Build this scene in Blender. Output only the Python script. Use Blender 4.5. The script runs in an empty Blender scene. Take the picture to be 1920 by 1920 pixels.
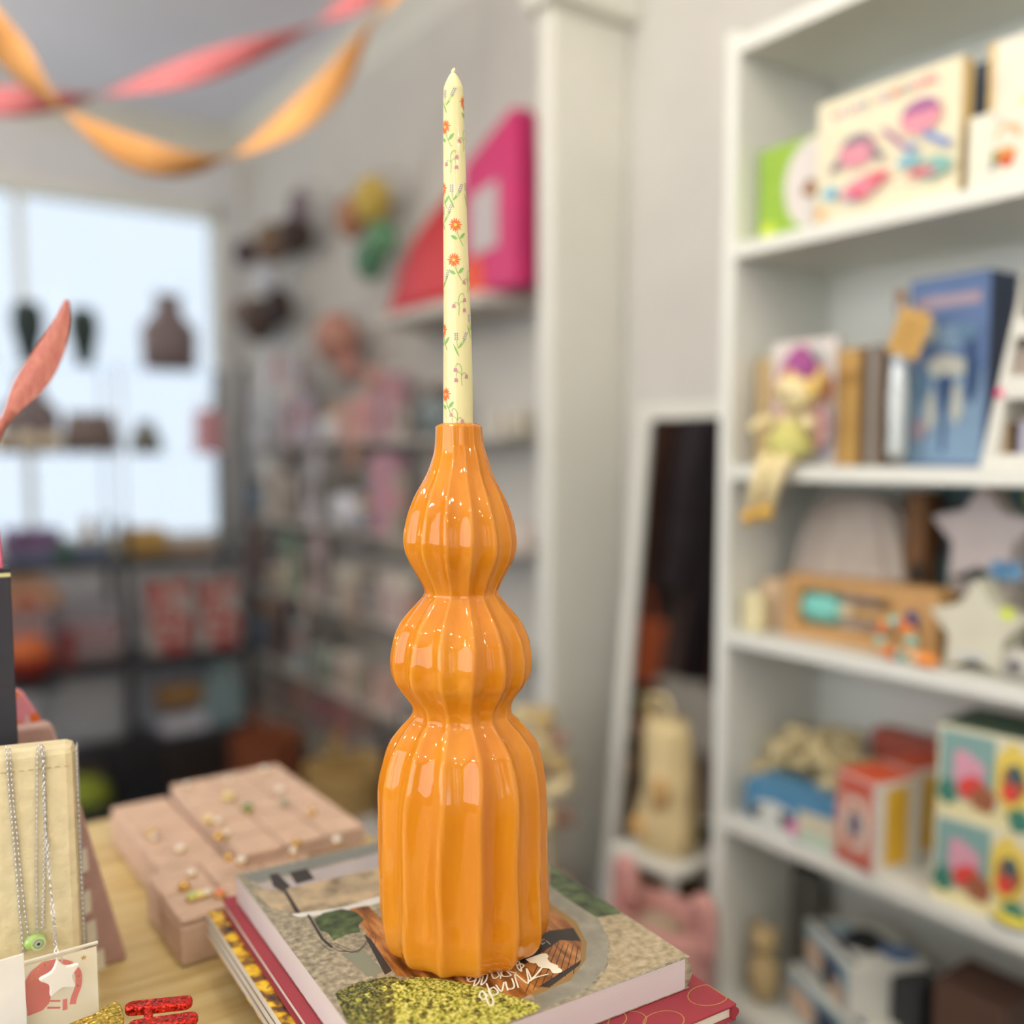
import bpy, bmesh, math, random
from mathutils import Vector, Matrix
rnd = random.Random(11)
sc = bpy.context.scene
col = sc.collection
PI = math.pi
rad = math.radians

# ------------------------------------------------------------------ camera
EYE = Vector((0, 0, 1.25))
YAW, PITCH, FPX, CX, CY = rad(35.4), rad(5.0), 1772.0, 960.0, 1010.0
cd = bpy.data.cameras.new('camera')
cam = bpy.data.objects.new('camera', cd)
col.objects.link(cam)
cam.location = EYE
cam.rotation_euler = (PI / 2 - PITCH, 0, -YAW)
cd.sensor_width = 36.0
cd.lens = FPX / 1920 * 36
cd.shift_y = (CY - 960) / 1920
cd.clip_start = 0.02
cd.dof.use_dof = True
cd.dof.focus_distance = 0.665
cd.dof.aperture_fstop = 1.55
sc.camera = cam

# ------------------------------------------------------------------ world, exposure
w = bpy.data.worlds.new('daylight')
sc.world = w
w.use_nodes = True
bg = w.node_tree.nodes['Background']
bg.inputs[0].default_value = (0.88, 0.93, 1.0, 1)
bg.inputs[1].default_value = 4.3
sc.view_settings.view_transform = 'Standard'
sc.view_settings.look = 'None'
sc.view_settings.gamma = 1
sc.view_settings.use_curve_mapping = False
sc.view_settings.exposure = 0.0
cy = sc.cycles
cy.max_bounces, cy.diffuse_bounces, cy.glossy_bounces, cy.transmission_bounces, cy.transparent_max_bounces = 5, 3, 2, 3, 8
cy.use_adaptive_sampling = True; cy.adaptive_threshold = .07
cy.caustics_reflective = False; cy.caustics_refractive = False
LAMP_W = 7.0
LAMP_COL = (1.0, 0.91, 0.77)

# ------------------------------------------------------------------ pixel -> place
FW = Vector((math.sin(YAW) * math.cos(PITCH), math.cos(YAW) * math.cos(PITCH), -math.sin(PITCH)))
RT = Vector((math.cos(YAW), -math.sin(YAW), 0))
UP = RT.cross(FW)
def ray(x, y):
    return FW + RT * ((x - CX) / FPX) - UP * ((y - CY) / FPX)
def on(ax, v, x, y):
    d = ray(x, y)
    return EYE + d * ((v - EYE[ax]) / d[ax])
def onX(v, x, y): return on(0, v, x, y)
def onY(v, x, y): return on(1, v, x, y)
def onZ(v, x, y): return on(2, v, x, y)
def atD(dep, x, y): return EYE + ray(x, y) * dep

# ------------------------------------------------------------------ materials
def lin(c):
    return tuple(((v / 255) / 12.92 if v / 255 <= .04045 else ((v / 255 + .055) / 1.055) ** 2.4) for v in c)
MATS = {}
def mat(name, rgb, rough=.5, var=.08, scale=25, bump=0.0, metal=0.0, coat=0.0, trans=0.0, emit=0.0, sss=0.0, spec=.5, alpha=1.0, stretch=None, rgb2=None, ior=1.45):
    if name in MATS: return MATS[name]
    m = bpy.data.materials.new(name)
    m.use_nodes = True
    nt = m.node_tree
    b = nt.nodes['Principled BSDF']
    c = lin(rgb)
    tc = nt.nodes.new('ShaderNodeTexCoord')
    mp = nt.nodes.new('ShaderNodeMapping')
    nz = nt.nodes.new('ShaderNodeTexNoise')
    nz.inputs['Scale'].default_value = scale
    nz.inputs['Detail'].default_value = 3
    if stretch: mp.inputs['Scale'].default_value = stretch
    rp = nt.nodes.new('ShaderNodeValToRGB')
    rp.color_ramp.elements[0].position = .3
    rp.color_ramp.elements[1].position = .7
    a = [max(0, v * (1 - var)) for v in c]
    d = [min(1, v * (1 + var)) for v in c] if rgb2 is None else lin(rgb2)
    rp.color_ramp.elements[0].color = (*a, 1)
    rp.color_ramp.elements[1].color = (*d, 1)
    L = nt.links.new
    L(tc.outputs['Object'], mp.inputs[0]); L(mp.outputs[0], nz.inputs['Vector'])
    L(nz.outputs['Fac'], rp.inputs[0]); L(rp.outputs[0], b.inputs['Base Color'])
    b.inputs['Roughness'].default_value = rough
    b.inputs['Metallic'].default_value = metal
    b.inputs['Coat Weight'].default_value = coat
    b.inputs['Coat Roughness'].default_value = .04
    b.inputs['Transmission Weight'].default_value = trans
    b.inputs['Specular IOR Level'].default_value = spec
    b.inputs['IOR'].default_value = ior
    b.inputs['Alpha'].default_value = alpha
    if sss:
        b.inputs['Subsurface Weight'].default_value = sss
        b.inputs['Subsurface Radius'].default_value = (.004, .003, .0015)
        b.inputs['Subsurface Scale'].default_value = 1.0
    if emit:
        b.inputs['Emission Color'].default_value = (*c, 1)
        b.inputs['Emission Strength'].default_value = emit
    if bump:
        bp = nt.nodes.new('ShaderNodeBump')
        bp.inputs['Strength'].default_value = bump
        bp.inputs['Distance'].default_value = .01
        L(nz.outputs['Fac'], bp.inputs['Height']); L(bp.outputs[0], b.inputs['Normal'])
    MATS[name] = m
    return m
def ramp_mat(name, stops, kind='noise', scale=60, rough=.6, bump=0.0, stretch=None, detail=6, metal=0.0, coat=0.0):
    """several colours spread by a noise, voronoi or wave pattern"""
    if name in MATS: return MATS[name]
    m = bpy.data.materials.new(name); m.use_nodes = True
    nt = m.node_tree; b = nt.nodes['Principled BSDF']; L = nt.links.new
    tc = nt.nodes.new('ShaderNodeTexCoord'); mp = nt.nodes.new('ShaderNodeMapping')
    if stretch: mp.inputs['Scale'].default_value = stretch
    if kind == 'noise':
        t = nt.nodes.new('ShaderNodeTexNoise'); t.inputs['Detail'].default_value = detail; out = t.outputs['Fac']
    elif kind == 'voronoi':
        t = nt.nodes.new('ShaderNodeTexVoronoi'); out = t.outputs['Distance']
    else:
        t = nt.nodes.new('ShaderNodeTexWave'); t.wave_type = 'BANDS'; t.bands_direction = 'Z'
        t.inputs['Distortion'].default_value = .6; t.inputs['Detail'].default_value = 2; out = t.outputs['Fac']
    t.inputs['Scale'].default_value = scale
    rp = nt.nodes.new('ShaderNodeValToRGB')
    el = rp.color_ramp.elements
    el[0].position, el[1].position = stops[0][0], stops[-1][0]
    el[0].color, el[1].color = (*lin(stops[0][1]), 1), (*lin(stops[-1][1]), 1)
    for p, c in stops[1:-1]:
        e = el.new(p); e.color = (*lin(c), 1)
    L(tc.outputs['Object'], mp.inputs[0]); L(mp.outputs[0], t.inputs['Vector']); L(out, rp.inputs[0]); L(rp.outputs[0], b.inputs['Base Color'])
    b.inputs['Roughness'].default_value = rough; b.inputs['Metallic'].default_value = metal
    b.inputs['Coat Weight'].default_value = coat
    if bump:
        bp = nt.nodes.new('ShaderNodeBump'); bp.inputs['Strength'].default_value = bump; bp.inputs['Distance'].default_value = .004
        L(out, bp.inputs['Height']); L(bp.outputs[0], b.inputs['Normal'])
    MATS[name] = m
    return m
def glitter(name, rgb, rgb2):
    if name in MATS: return MATS[name]
    m = bpy.data.materials.new(name); m.use_nodes = True
    nt = m.node_tree; b = nt.nodes['Principled BSDF']; L = nt.links.new
    tc = nt.nodes.new('ShaderNodeTexCoord'); v = nt.nodes.new('ShaderNodeTexVoronoi'); v.inputs['Scale'].default_value = 700
    sp = nt.nodes.new('ShaderNodeSeparateColor'); rp = nt.nodes.new('ShaderNodeValToRGB')
    rp.color_ramp.elements[0].color = (*lin(rgb), 1); rp.color_ramp.elements[1].color = (*lin(rgb2), 1)
    L(tc.outputs['Object'], v.inputs['Vector']); L(v.outputs['Color'], sp.inputs[0]); L(sp.outputs[0], rp.inputs[0]); L(rp.outputs[0], b.inputs['Base Color'])
    geo = nt.nodes.new('ShaderNodeNewGeometry'); vm = nt.nodes.new('ShaderNodeVectorMath'); vm.operation = 'SUBTRACT'; vm.inputs[1].default_value = (.5, .5, .5)
    vs = nt.nodes.new('ShaderNodeVectorMath'); vs.operation = 'SCALE'; vs.inputs['Scale'].default_value = .9
    va = nt.nodes.new('ShaderNodeVectorMath'); vn = nt.nodes.new('ShaderNodeVectorMath'); vn.operation = 'NORMALIZE'
    L(v.outputs['Color'], vm.inputs[0]); L(vm.outputs[0], vs.inputs[0]); L(vs.outputs[0], va.inputs[0]); L(geo.outputs['Normal'], va.inputs[1]); L(va.outputs[0], vn.inputs[0]); L(vn.outputs[0], b.inputs['Normal'])
    b.inputs['Metallic'].default_value = .75; b.inputs['Roughness'].default_value = .28
    MATS[name] = m
    return m
def pl(name, *rgb, **k):          # plain coloured print or card
    return mat(name, rgb, **{**dict(rough=.6, var=.05), **k})

# ------------------------------------------------------------------ mesh building
class MB:
    def __init__(s): s.v = []; s.f = []; s.m = []
    def add(s, vs, fs, mi=0):
        n = len(s.v); s.v += [tuple(p) for p in vs]
        for f in fs: s.f.append([n + i for i in f]); s.m.append(mi)
        return s
    def box(s, x0, x1, y0, y1, z0, z1, mi=0):
        return s.add([(x0, y0, z0), (x1, y0, z0), (x1, y1, z0), (x0, y1, z0), (x0, y0, z1), (x1, y0, z1), (x1, y1, z1), (x0, y1, z1)],
                     [(3, 2, 1, 0), (4, 5, 6, 7), (0, 1, 5, 4), (1, 2, 6, 5), (2, 3, 7, 6), (3, 0, 4, 7)], mi)
    def lathe(s, prof, n=24, mi=0, c=(0, 0), sx=1, sy=1, cap=True):
        vs = []; fs = []
        for r, z in prof:
            for k in range(n):
                a = 2 * PI * k / n
                vs.append((c[0] + sx * r * math.cos(a), c[1] + sy * r * math.sin(a), z))
        for i in range(len(prof) - 1):
            for k in range(n):
                a, b = i * n + k, i * n + (k + 1) % n
                fs.append((a, b, b + n, a + n))
        if cap:
            fs.append(tuple(reversed(range(n)))); fs.append(tuple(range(len(vs) - n, len(vs))))
        return s.add(vs, fs, mi)
    def tube(s, pts, r, n=8, mi=0):
        pts = [Vector(p) for p in pts]; vs = []; fs = []; ref = None
        for i, p in enumerate(pts):
            t = (pts[min(i + 1, len(pts) - 1)] - pts[max(i - 1, 0)]).normalized()
            if ref is None: ref = Vector((0, 0, 1)) if abs(t.z) < .9 else Vector((1, 0, 0))
            u = t.cross(ref).normalized(); q = u.cross(t); ref = q
            rr = r[i] if isinstance(r, (list, tuple)) else r
            for k in range(n):
                a = 2 * PI * k / n
                vs.append(p + u * (rr * math.cos(a)) + q * (rr * math.sin(a)))
        for i in range(len(pts) - 1):
            for k in range(n):
                a, b = i * n + k, i * n + (k + 1) % n
                fs.append((a, b, b + n, a + n))
        fs.append(tuple(reversed(range(n)))); fs.append(tuple(range(len(vs) - n, len(vs))))
        return s.add(vs, fs, mi)
    def prism(s, poly, a, b, mi=0, plane='xz'):
        n = len(poly)
        P = {'xz': lambda p, t: (p[0], t, p[1]), 'xy': lambda p, t: (p[0], p[1], t), 'yz': lambda p, t: (t, p[0], p[1])}[plane]
        vs = [P(p, a) for p in poly] + [P(p, b) for p in poly]
        fs = [tuple(range(n)), tuple(reversed(range(n, 2 * n)))] + [(i, i + n, (i + 1) % n + n, (i + 1) % n) for i in range(n)]
        return s.add(vs, fs, mi)
    def ell(s, c, rx, ry, rz, mi=0, n=14, lo=-1, hi=1):
        prof = []
        k = max(5, n // 2)
        for i in range(k + 1):
            t = lo + (hi - lo) * i / k
            a = t * PI / 2
            prof.append((max(1e-4, math.cos(a)), math.sin(a)))
        vs = []; fs = []
        for r, z in prof:
            for j in range(n):
                a = 2 * PI * j / n
                vs.append((c[0] + rx * r * math.cos(a), c[1] + ry * r * math.sin(a), c[2] + rz * z))
        for i in range(k):
            for j in range(n):
                a, b = i * n + j, i * n + (j + 1) % n
                fs.append((a, b, b + n, a + n))
        fs.append(tuple(reversed(range(n)))); fs.append(tuple(range(len(vs) - n, len(vs))))
        return s.add(vs, fs, mi)
    def flat(s, polys, y, step=.00035):
        """print on a face: list of (polygon [(x,z)], material index), each a hair in front of the last"""
        for i, (p, mi) in enumerate(polys):
            s.add([(x, y - step * (i + 1), z) for x, z in p], [tuple(range(len(p)))], mi)
        return s
    def mul(s, M):
        s.v = [tuple(M @ Vector(p)) for p in s.v]; return s
    def build(s, name, mats, parent=None, smooth=False, bevel=0.0, loc=None, rot=None):
        me = bpy.data.meshes.new(name); me.from_pydata(s.v, [], s.f)
        if not isinstance(mats, (list, tuple)): mats = [mats]
        for m in mats: me.materials.append(m)
        me.polygons.foreach_set('material_index', s.m)
        if smooth: me.polygons.foreach_set('use_smooth', [True] * len(s.f))
        me.update()
        bm = bmesh.new(); bm.from_mesh(me); bmesh.ops.recalc_face_normals(bm, faces=bm.faces); bm.to_mesh(me); bm.free()
        o = bpy.data.objects.new(name, me); col.objects.link(o)
        if parent: o.parent = parent
        if loc: o.location = loc
        if rot: o.rotation_euler = rot
        if bevel:
            b = o.modifiers.new('bevel', 'BEVEL'); b.width = bevel; b.segments = 2; b.limit_method = 'ANGLE'
        return o
def tag(o, label=None, cat=None, group=None, kind=None):
    if label: o['label'] = label
    if cat: o['category'] = cat
    if group: o['group'] = group
    if kind: o['kind'] = kind
    return o
def thing(name, label, cat, loc=(0, 0, 0), rz=0.0, group=None):
    o = bpy.data.objects.new(name, None); col.objects.link(o); o.empty_display_size = .02
    o.location = loc; o.rotation_euler = (0, 0, rz)
    return tag(o, label, cat, group)
def struct(o, label, cat):
    return tag(o, label, cat, None, 'structure')
# 2D shapes for prints
def disc(x, z, r, n=14, rz=None, a0=0, a1=2 * PI):
    rz = rz or r
    m = n if abs(a1 - a0 - 2 * PI) < 1e-6 else n + 1
    return [(x + r * math.cos(a0 + (a1 - a0) * k / n), z + rz * math.sin(a0 + (a1 - a0) * k / n)) for k in range(m)]
def rect(x0, x1, z0, z1): return [(x0, z0), (x1, z0), (x1, z1), (x0, z1)]
def star(x, z, R, r=None, n=5, a=PI / 2):
    r = r or R * .5
    return [(x + (R if k % 2 == 0 else r) * math.cos(a + PI * k / n), z + (R if k % 2 == 0 else r) * math.sin(a + PI * k / n)) for k in range(2 * n)]
def blobp(x, z, r, rz, seed, n=14, j=.25):
    q = random.Random(seed)
    return [(x + r * (1 + q.uniform(-j, j)) * math.cos(2 * PI * k / n), z + rz * (1 + q.uniform(-j, j)) * math.sin(2 * PI * k / n)) for k in range(n)]
def stroke(pts, wd):
    """thin band along a polyline, as quads"""
    out = []
    for (x0, z0), (x1, z1) in zip(pts, pts[1:]):
        d = math.hypot(x1 - x0, z1 - z0) or 1e-6
        nx, nz = -(z1 - z0) / d * wd / 2, (x1 - x0) / d * wd / 2
        ex, ez = (x1 - x0) / d * wd * .3, (z1 - z0) / d * wd * .3
        out.append([(x0 + nx - ex, z0 + nz - ez), (x0 - nx - ex, z0 - nz - ez), (x1 - nx + ex, z1 - nz + ez), (x1 + nx + ex, z1 + nz + ez)])
    return out
def curve2(pts, n=6):
    """smooth a 2D polyline (Catmull-Rom)"""
    P = [pts[0]] + list(pts) + [pts[-1]]; out = []
    for i in range(1, len(P) - 2):
        for k in range(n):
            t = k / n; a, b, c, d = P[i - 1], P[i], P[i + 1], P[i + 2]
            out.append(tuple(.5 * (2 * b[j] + (c[j] - a[j]) * t + (2 * a[j] - 5 * b[j] + 4 * c[j] - d[j]) * t * t + (3 * b[j] - a[j] - 3 * c[j] + d[j]) * t ** 3) for j in range(len(a))))
    out.append(tuple(P[-2]))
    return out

WHITE = mat('white_paint', (226, 224, 212), .45, .02, 8)
WALL = mat('wall_paint', (206, 202, 194), .75, .03, 5, bump=.05)
CREAM = pl('cream_card', 232, 226, 205)
PAGE = ramp_mat('page_edges', [(.3, (196, 184, 165)), (.5, (222, 212, 196)), (.7, (236, 228, 216))], 'wave', 420, .7)
LILACPAGE = ramp_mat('glossy_page_edges', [(.2, (198, 182, 178)), (.45, (222, 210, 206)), (.6, (232, 222, 218)), (.8, (212, 200, 200))], 'wave', 330, .55)
BLACKM = mat('black_metal', (72, 74, 80), .45, .1, 30, metal=.4)
# ================================================================== the setting
W_X, W_Y, CEIL, XL, YB = 1.53, 4.25, 2.66, -2.3, -3.0
FLOORM = ramp_mat('dark_floor_boards', [(.3, (44, 30, 22)), (.55, (74, 52, 38)), (.75, (92, 66, 48))], 'noise', 6, .45, .1, (12, 1, 1))
CEILM = mat('ceiling_paint', (236, 236, 242), .8, .02, 4)
fl = struct(bpy.data.objects.new('floor', None), 'dark wooden board floor of the shop', 'floor'); col.objects.link(fl)
pw = .16
base_board = None
k = 0; x = XL
while x < W_X:                                         # each board laid along the shop
    x1 = min(x + pw - .003, W_X)
    MB().box(x, x1, YB, W_Y, -.03, -.0008 * (k % 3)).build('floor_board', FLOORM, fl)
    x += pw; k += 1
struct(MB().box(XL - .1, W_X + .25, YB - .1, W_Y + .1, CEIL, CEIL + .1).build('ceiling', CEILM), 'plain pale grey ceiling above the shop', 'ceiling')
struct(MB().box(W_X, W_X + .12, YB - .1, W_Y + .12, 0, CEIL).build('wall_right', WALL), 'long cream wall behind the bookcase and shelves', 'wall')
b = MB().box(XL - .12, XL, YB - .1, -2.2, 0, CEIL).box(XL - .12, XL, 2.3, W_Y + .12, 0, CEIL).box(XL - .12, XL, -2.2, 2.3, 0, .8).box(XL - .12, XL, -2.2, 2.3, 2.35, CEIL)
struct(b.build('wall_left', WALL), 'cream wall with an added fill window on the side away from the bookcase', 'wall')
# window wall: opening X -0.9..1.405, z 0.86..2.31
wx0, wx1, wz0, wz1 = -.9, 1.44, .86, 2.345
b = MB().box(XL, wx0, W_Y, W_Y + .12, 0, CEIL).box(wx1, W_X, W_Y, W_Y + .12, 0, CEIL).box(wx0, wx1, W_Y, W_Y + .12, 0, wz0).box(wx0, wx1, W_Y, W_Y + .12, wz1, CEIL)
struct(b.build('wall_back', mat('window_wall_paint', (222, 221, 221), .8, .03, 5)), 'grey white wall around the bright display window', 'wall')
# shop front behind the camera: four tall narrow panes
SL = [(-1.5, -1.36), (-.62, -.5), (-.32, -.2), (.28, .4), (.98, 1.1)]
b = MB().box(XL, W_X, YB - .12, YB, 0, .5).box(XL, W_X, YB - .12, YB, 2.3, CEIL)
xs = [XL] + [v for q in SL for v in q] + [W_X]
for k in range(0, len(xs), 2): b.box(xs[k], xs[k + 1], YB - .12, YB, .5, 2.3)
struct(b.build('wall_front', WALL), 'shop front wall around the tall street panes', 'wall')
def pane_mat(name, tint, gloss=.05):
    m = bpy.data.materials.new(name); m.use_nodes = True; nt = m.node_tree
    nt.nodes.remove(nt.nodes['Principled BSDF']); out = nt.nodes['Material Output']
    tr = nt.nodes.new('ShaderNodeBsdfTransparent'); tr.inputs[0].default_value = (*tint, 1)
    gl = nt.nodes.new('ShaderNodeBsdfGlossy'); gl.inputs['Roughness'].default_value = .02
    mx = nt.nodes.new('ShaderNodeMixShader'); mx.inputs[0].default_value = gloss
    nt.links.new(tr.outputs[0], mx.inputs[1]); nt.links.new(gl.outputs[0], mx.inputs[2]); nt.links.new(mx.outputs[0], out.inputs[0])
    MATS[name] = m
    return m
GLASS = pane_mat('clear_pane', (.97, .985, 1.0))
TINTED = pane_mat('sky_dimming_pane', (.485, .505, .52))          # tint made up to dim the bright sky; two faces: about 0.3 of the daylight passes
# window_1: white frame, two panes, mullion, sill
wn = struct(thing('window_1', 'large bright display window with white frame', 'window', (0, W_Y, 0)), 'large bright display window with white frame', 'window')
fr = MB()
for a, c, d, e in ((wx0, wx0 + .05, wz0, wz1), (wx1 - .035, wx1, wz0, wz1), (wx0, wx1, wz0, wz0 + .05), (wx0, wx1, wz1 - .05, wz1)): fr.box(a, c, -.012, .09, d, e)
fr.build('window_frame', WHITE, wn, bevel=.004)
MB().box(.62, .645, .0, .07, wz0 + .05, wz1 - .05).build('mullion', WHITE, wn, bevel=.003)
MB().box(wx0 + .05, .62, .035, .041, wz0 + .05, wz1 - .05).build('pane', TINTED, wn)
MB().box(.645, wx1 - .035, .035, .041, wz0 + .05, wz1 - .05).build('pane', TINTED, wn)
MB().box(wx0, wx1, -.05, .0, wz0 - .03, wz0).build('window_sill', WHITE, wn, bevel=.004)
w2 = struct(thing('window_2', 'street window of the shop front', 'window', (0, YB, 0)), 'street window of the shop front', 'window')
for a, c in SL:
    MB().box(a, a + .012, -.08, -.03, .5, 2.3).build('jamb', WHITE, w2)
    MB().box(a, c, -.08, -.03, 1.38, 1.42).build('glazing_bar', WHITE, w2)
w3 = struct(thing('fill_window', 'side window of the shop away from the bookcase', 'window', (XL, 0, 0)), 'side window of the shop away from the bookcase', 'window')
for k in range(16):  # window added for cool fill light; close mullions break up its reflection
    y = -2.2 + k * .297
    MB().box(-.08, -.03, y, y + .045, .8, 2.35).build('mullion', WHITE, w3)
# pilaster with capital beside the mirror
cxa = onX(W_X, 1175, 600).y
b = MB().box(1.305, W_X, cxa, cxa + .05, 0, 2.225)
struct(b.build('trim_1', WHITE, bevel=.006), 'white square pilaster standing out from the wall behind the vase', 'pilaster')
b = MB().box(1.28, W_X, cxa - .04, cxa + .075, 2.225, 2.30).box(1.29, W_X, cxa - .02, cxa + .065, 2.30, CEIL)
struct(b.build('trim_2', WHITE, bevel=.006), 'stepped capital at the top of the white pilaster', 'capital')
struct(MB().prism([(W_X, CEIL), (W_X - .09, CEIL), (W_X - .06, CEIL - .03), (W_X - .02, CEIL - .07), (W_X, CEIL - .1)], cxa + .08, W_Y, plane='xz').build('trim_3', WHITE), 'white cornice along the long wall', 'cornice')
b = MB(); b.prism([(W_Y, CEIL), (W_Y - .09, CEIL), (W_Y - .06, CEIL - .03), (W_Y - .02, CEIL - .07), (W_Y, CEIL - .1)], XL, W_X - .02, plane='yz')
struct(b.build('trim_4', WHITE), 'white cornice above the display window', 'cornice')
struct(MB().box(W_X - .016, W_X, cxa + .06, W_Y, 0, .12).build('baseboard_right', WHITE, bevel=.003), 'white baseboard under the long wall', 'baseboard')

# unseen pendant bulbs: some give the warm dots on the glaze, others are added fill
LG = mat('lamp_glass', (255, 232, 190), .3, 0, 5, emit=10)
lamps = [(-1.0, -1.3, 2.2), (.1, -1.6, 2.25), (.9, -1.2, 2.2), (-.75, -.35, 2.3), (.35, -.75, 2.3), (.75, -.1, 2.45), (-.35, .55, 2.4), (.35, .75, 2.5), (-.9, 1.3, 2.2), (-.9, 2.4, 2.2), (-.9, 3.5, 2.2), (-1.7, .3, 2.2), (.4, 1.55, 2.55), (-.5, 2.3, 1.35), (-.2, 3.3, 2.2)]  # the low and far bulbs are added to brighten rack and ceiling
for i, (x, y, z) in enumerate(lamps):
    t = thing('unseen_pendant_bulb', 'small warm unseen pendant bulb for the glaze dots and added fill light', 'lamp', (x, y, CEIL), 0, 'pendant bulbs')
    d = z - CEIL
    MB().lathe([(.04, 0), (.04, -.015), (.01, -.025)], 16).build('ceiling_rose', WHITE, t)
    MB().tube([(0, 0, -.02), (0, 0, d + .05)], .003, 6).build('flex', WHITE, t)
    MB().lathe([(.012, d + .06), (.014, d + .03)], 12).build('socket', WHITE, t)
    MB().ell((0, 0, d), .026, .026, .03, n=14).build('glass_bulb', LG, t, smooth=True)
    ld = bpy.data.lights.new('bulb_light', 'POINT'); ld.energy = LAMP_W * (1.5 if y < -.9 else .4 if x > .7 else 1.0); ld.color = LAMP_COL; ld.shadow_soft_size = .03
    lo = bpy.data.objects.new('bulb_light', ld); col.objects.link(lo); lo.parent = t; lo.location = (0, 0, d - .065)

# ================================================================== display table
TZ = .80
tb = thing('display_table', 'light pine display table carrying the books and jewellery', 'table', (0, 0, 0))
PINE = ramp_mat('pine', [(.3, (182, 152, 94)), (.5, (202, 176, 118)), (.7, (212, 190, 134))], 'noise', 9, .45, .03, (1.2, 9, 9))
tx0, tx1, ty0, ty1 = -.75, .495, .22, 1.225
for i in range(5):                                     # five glued boards
    a = ty0 + (ty1 - ty0) * i / 5; c = ty0 + (ty1 - ty0) * (i + 1) / 5
    MB().box(tx0, tx1, a, c - .0006, TZ - .028, TZ - .0005).build('table_board', PINE, tb, bevel=.0012)
MB().box(tx0 + .06, tx1 - .06, ty0 + .06, ty0 + .08, TZ - .11, TZ - .028).box(tx0 + .06, tx1 - .06, ty1 - .08, ty1 - .06, TZ - .11, TZ - .028).build('apron', PINE, tb)
for a in (tx0 + .06, tx1 - .11):
    for c in (ty0 + .06, ty1 - .11): MB().box(a, a + .05, c, c + .05, 0, TZ - .028).build('leg', PINE, tb, bevel=.003)

# ================================================================== book stack
BT = .892                                              # top of the stack
def book(name, label, cx, cy, w, l, z0, z1, rz, cover, pages, board=.0022, over=.003):
    t = thing(name, label, 'book', (cx, cy, z0), rz)
    h = z1 - z0
    MB().box(-w / 2 + over, w / 2 - .004, -l / 2 + over, l / 2 - over, board, h - board).build('page_block', pages, t)
    MB().box(-w / 2, w / 2, -l / 2, l / 2, h - board, h).build('front_cover', cover, t, bevel=.0008)
    MB().box(-w / 2, w / 2, -l / 2, l / 2, 0, board).build('back_cover', cover, t, bevel=.0008)
    prof = [(w / 2 - .004 + .0065 * math.sin(PI * k / 8), board * .2 + (h - board * .4) * k / 8) for k in range(9)]
    MB().prism(prof + [(w / 2 - .004, h - board), (w / 2 - .004, board)][::1], -l / 2, l / 2, plane='xz').build('spine', cover, t, smooth=False)
    return t
TEAL = mat('teal_book_cloth', (120, 158, 150), .6, .06, 200)
REDC = mat('dark_red_cover', (150, 48, 60), .45, .06, 30)
book('teal_book', 'pale teal book at the very bottom of the stack under the vase', .412, .577, .20, .26, TZ, .8315, rad(-1), TEAL, PAGE)
LEAFC = ramp_mat('autumn_leaf_photo', [(.3, (60, 48, 52)), (.44, (120, 84, 40)), (.54, (214, 164, 34)), (.66, (246, 208, 60)), (.74, (150, 96, 50))], 'noise', 80, .35, 0, None, 3)
yb = book('autumn_leaf_book', 'book with yellow autumn leaf cover and cream pages, third in the stack', .359, .633, .25, .32, .8318, .8552, rad(-2.7), LEAFC, PAGE, .0006, .0004)
for k_ in (.34, .67): MB().box(-.1252, -.1235, -.159, .159, .0234 * k_ - .0004, .0234 * k_ + .0004).build('gap_shade_strip', pl('page_shadow', 120, 108, 92), yb)  # thin dark strips paint the shade between page sections
rb = book('red_book', 'dark red book with fine gold ring pattern under the top book', .373, .606, .264, .350, .8555, .868, rad(-3.5), REDC, PAGE)
GOLDLINE = mat('gold_print', (205, 160, 92), .4, .05, 30, metal=.3)
q = MB()                                               # gold rings printed on the red cover
for k in range(26):
    u, v = rnd.uniform(-.12, .125), rnd.uniform(-.17, -.11) if k < 15 else rnd.uniform(-.16, .16)
    if k >= 15: u = rnd.choice((-1, 1)) * rnd.uniform(.11, .125)
    rr = rnd.uniform(.008, .018)
    pts = [(max(-.131, min(.131, u + rr * 1.4 * math.cos(2 * PI * j / 20))), max(-.174, min(.174, v + rr * math.sin(2 * PI * j / 20)))) for j in range(21)]
    for s in stroke(pts, .0007): q.add([(a, c, .01262 + k * 1e-6) for a, c in s], [(0, 1, 2, 3)])
tag(q.build('gold_ring_print', GOLDLINE, rb), kind='stuff')

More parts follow.
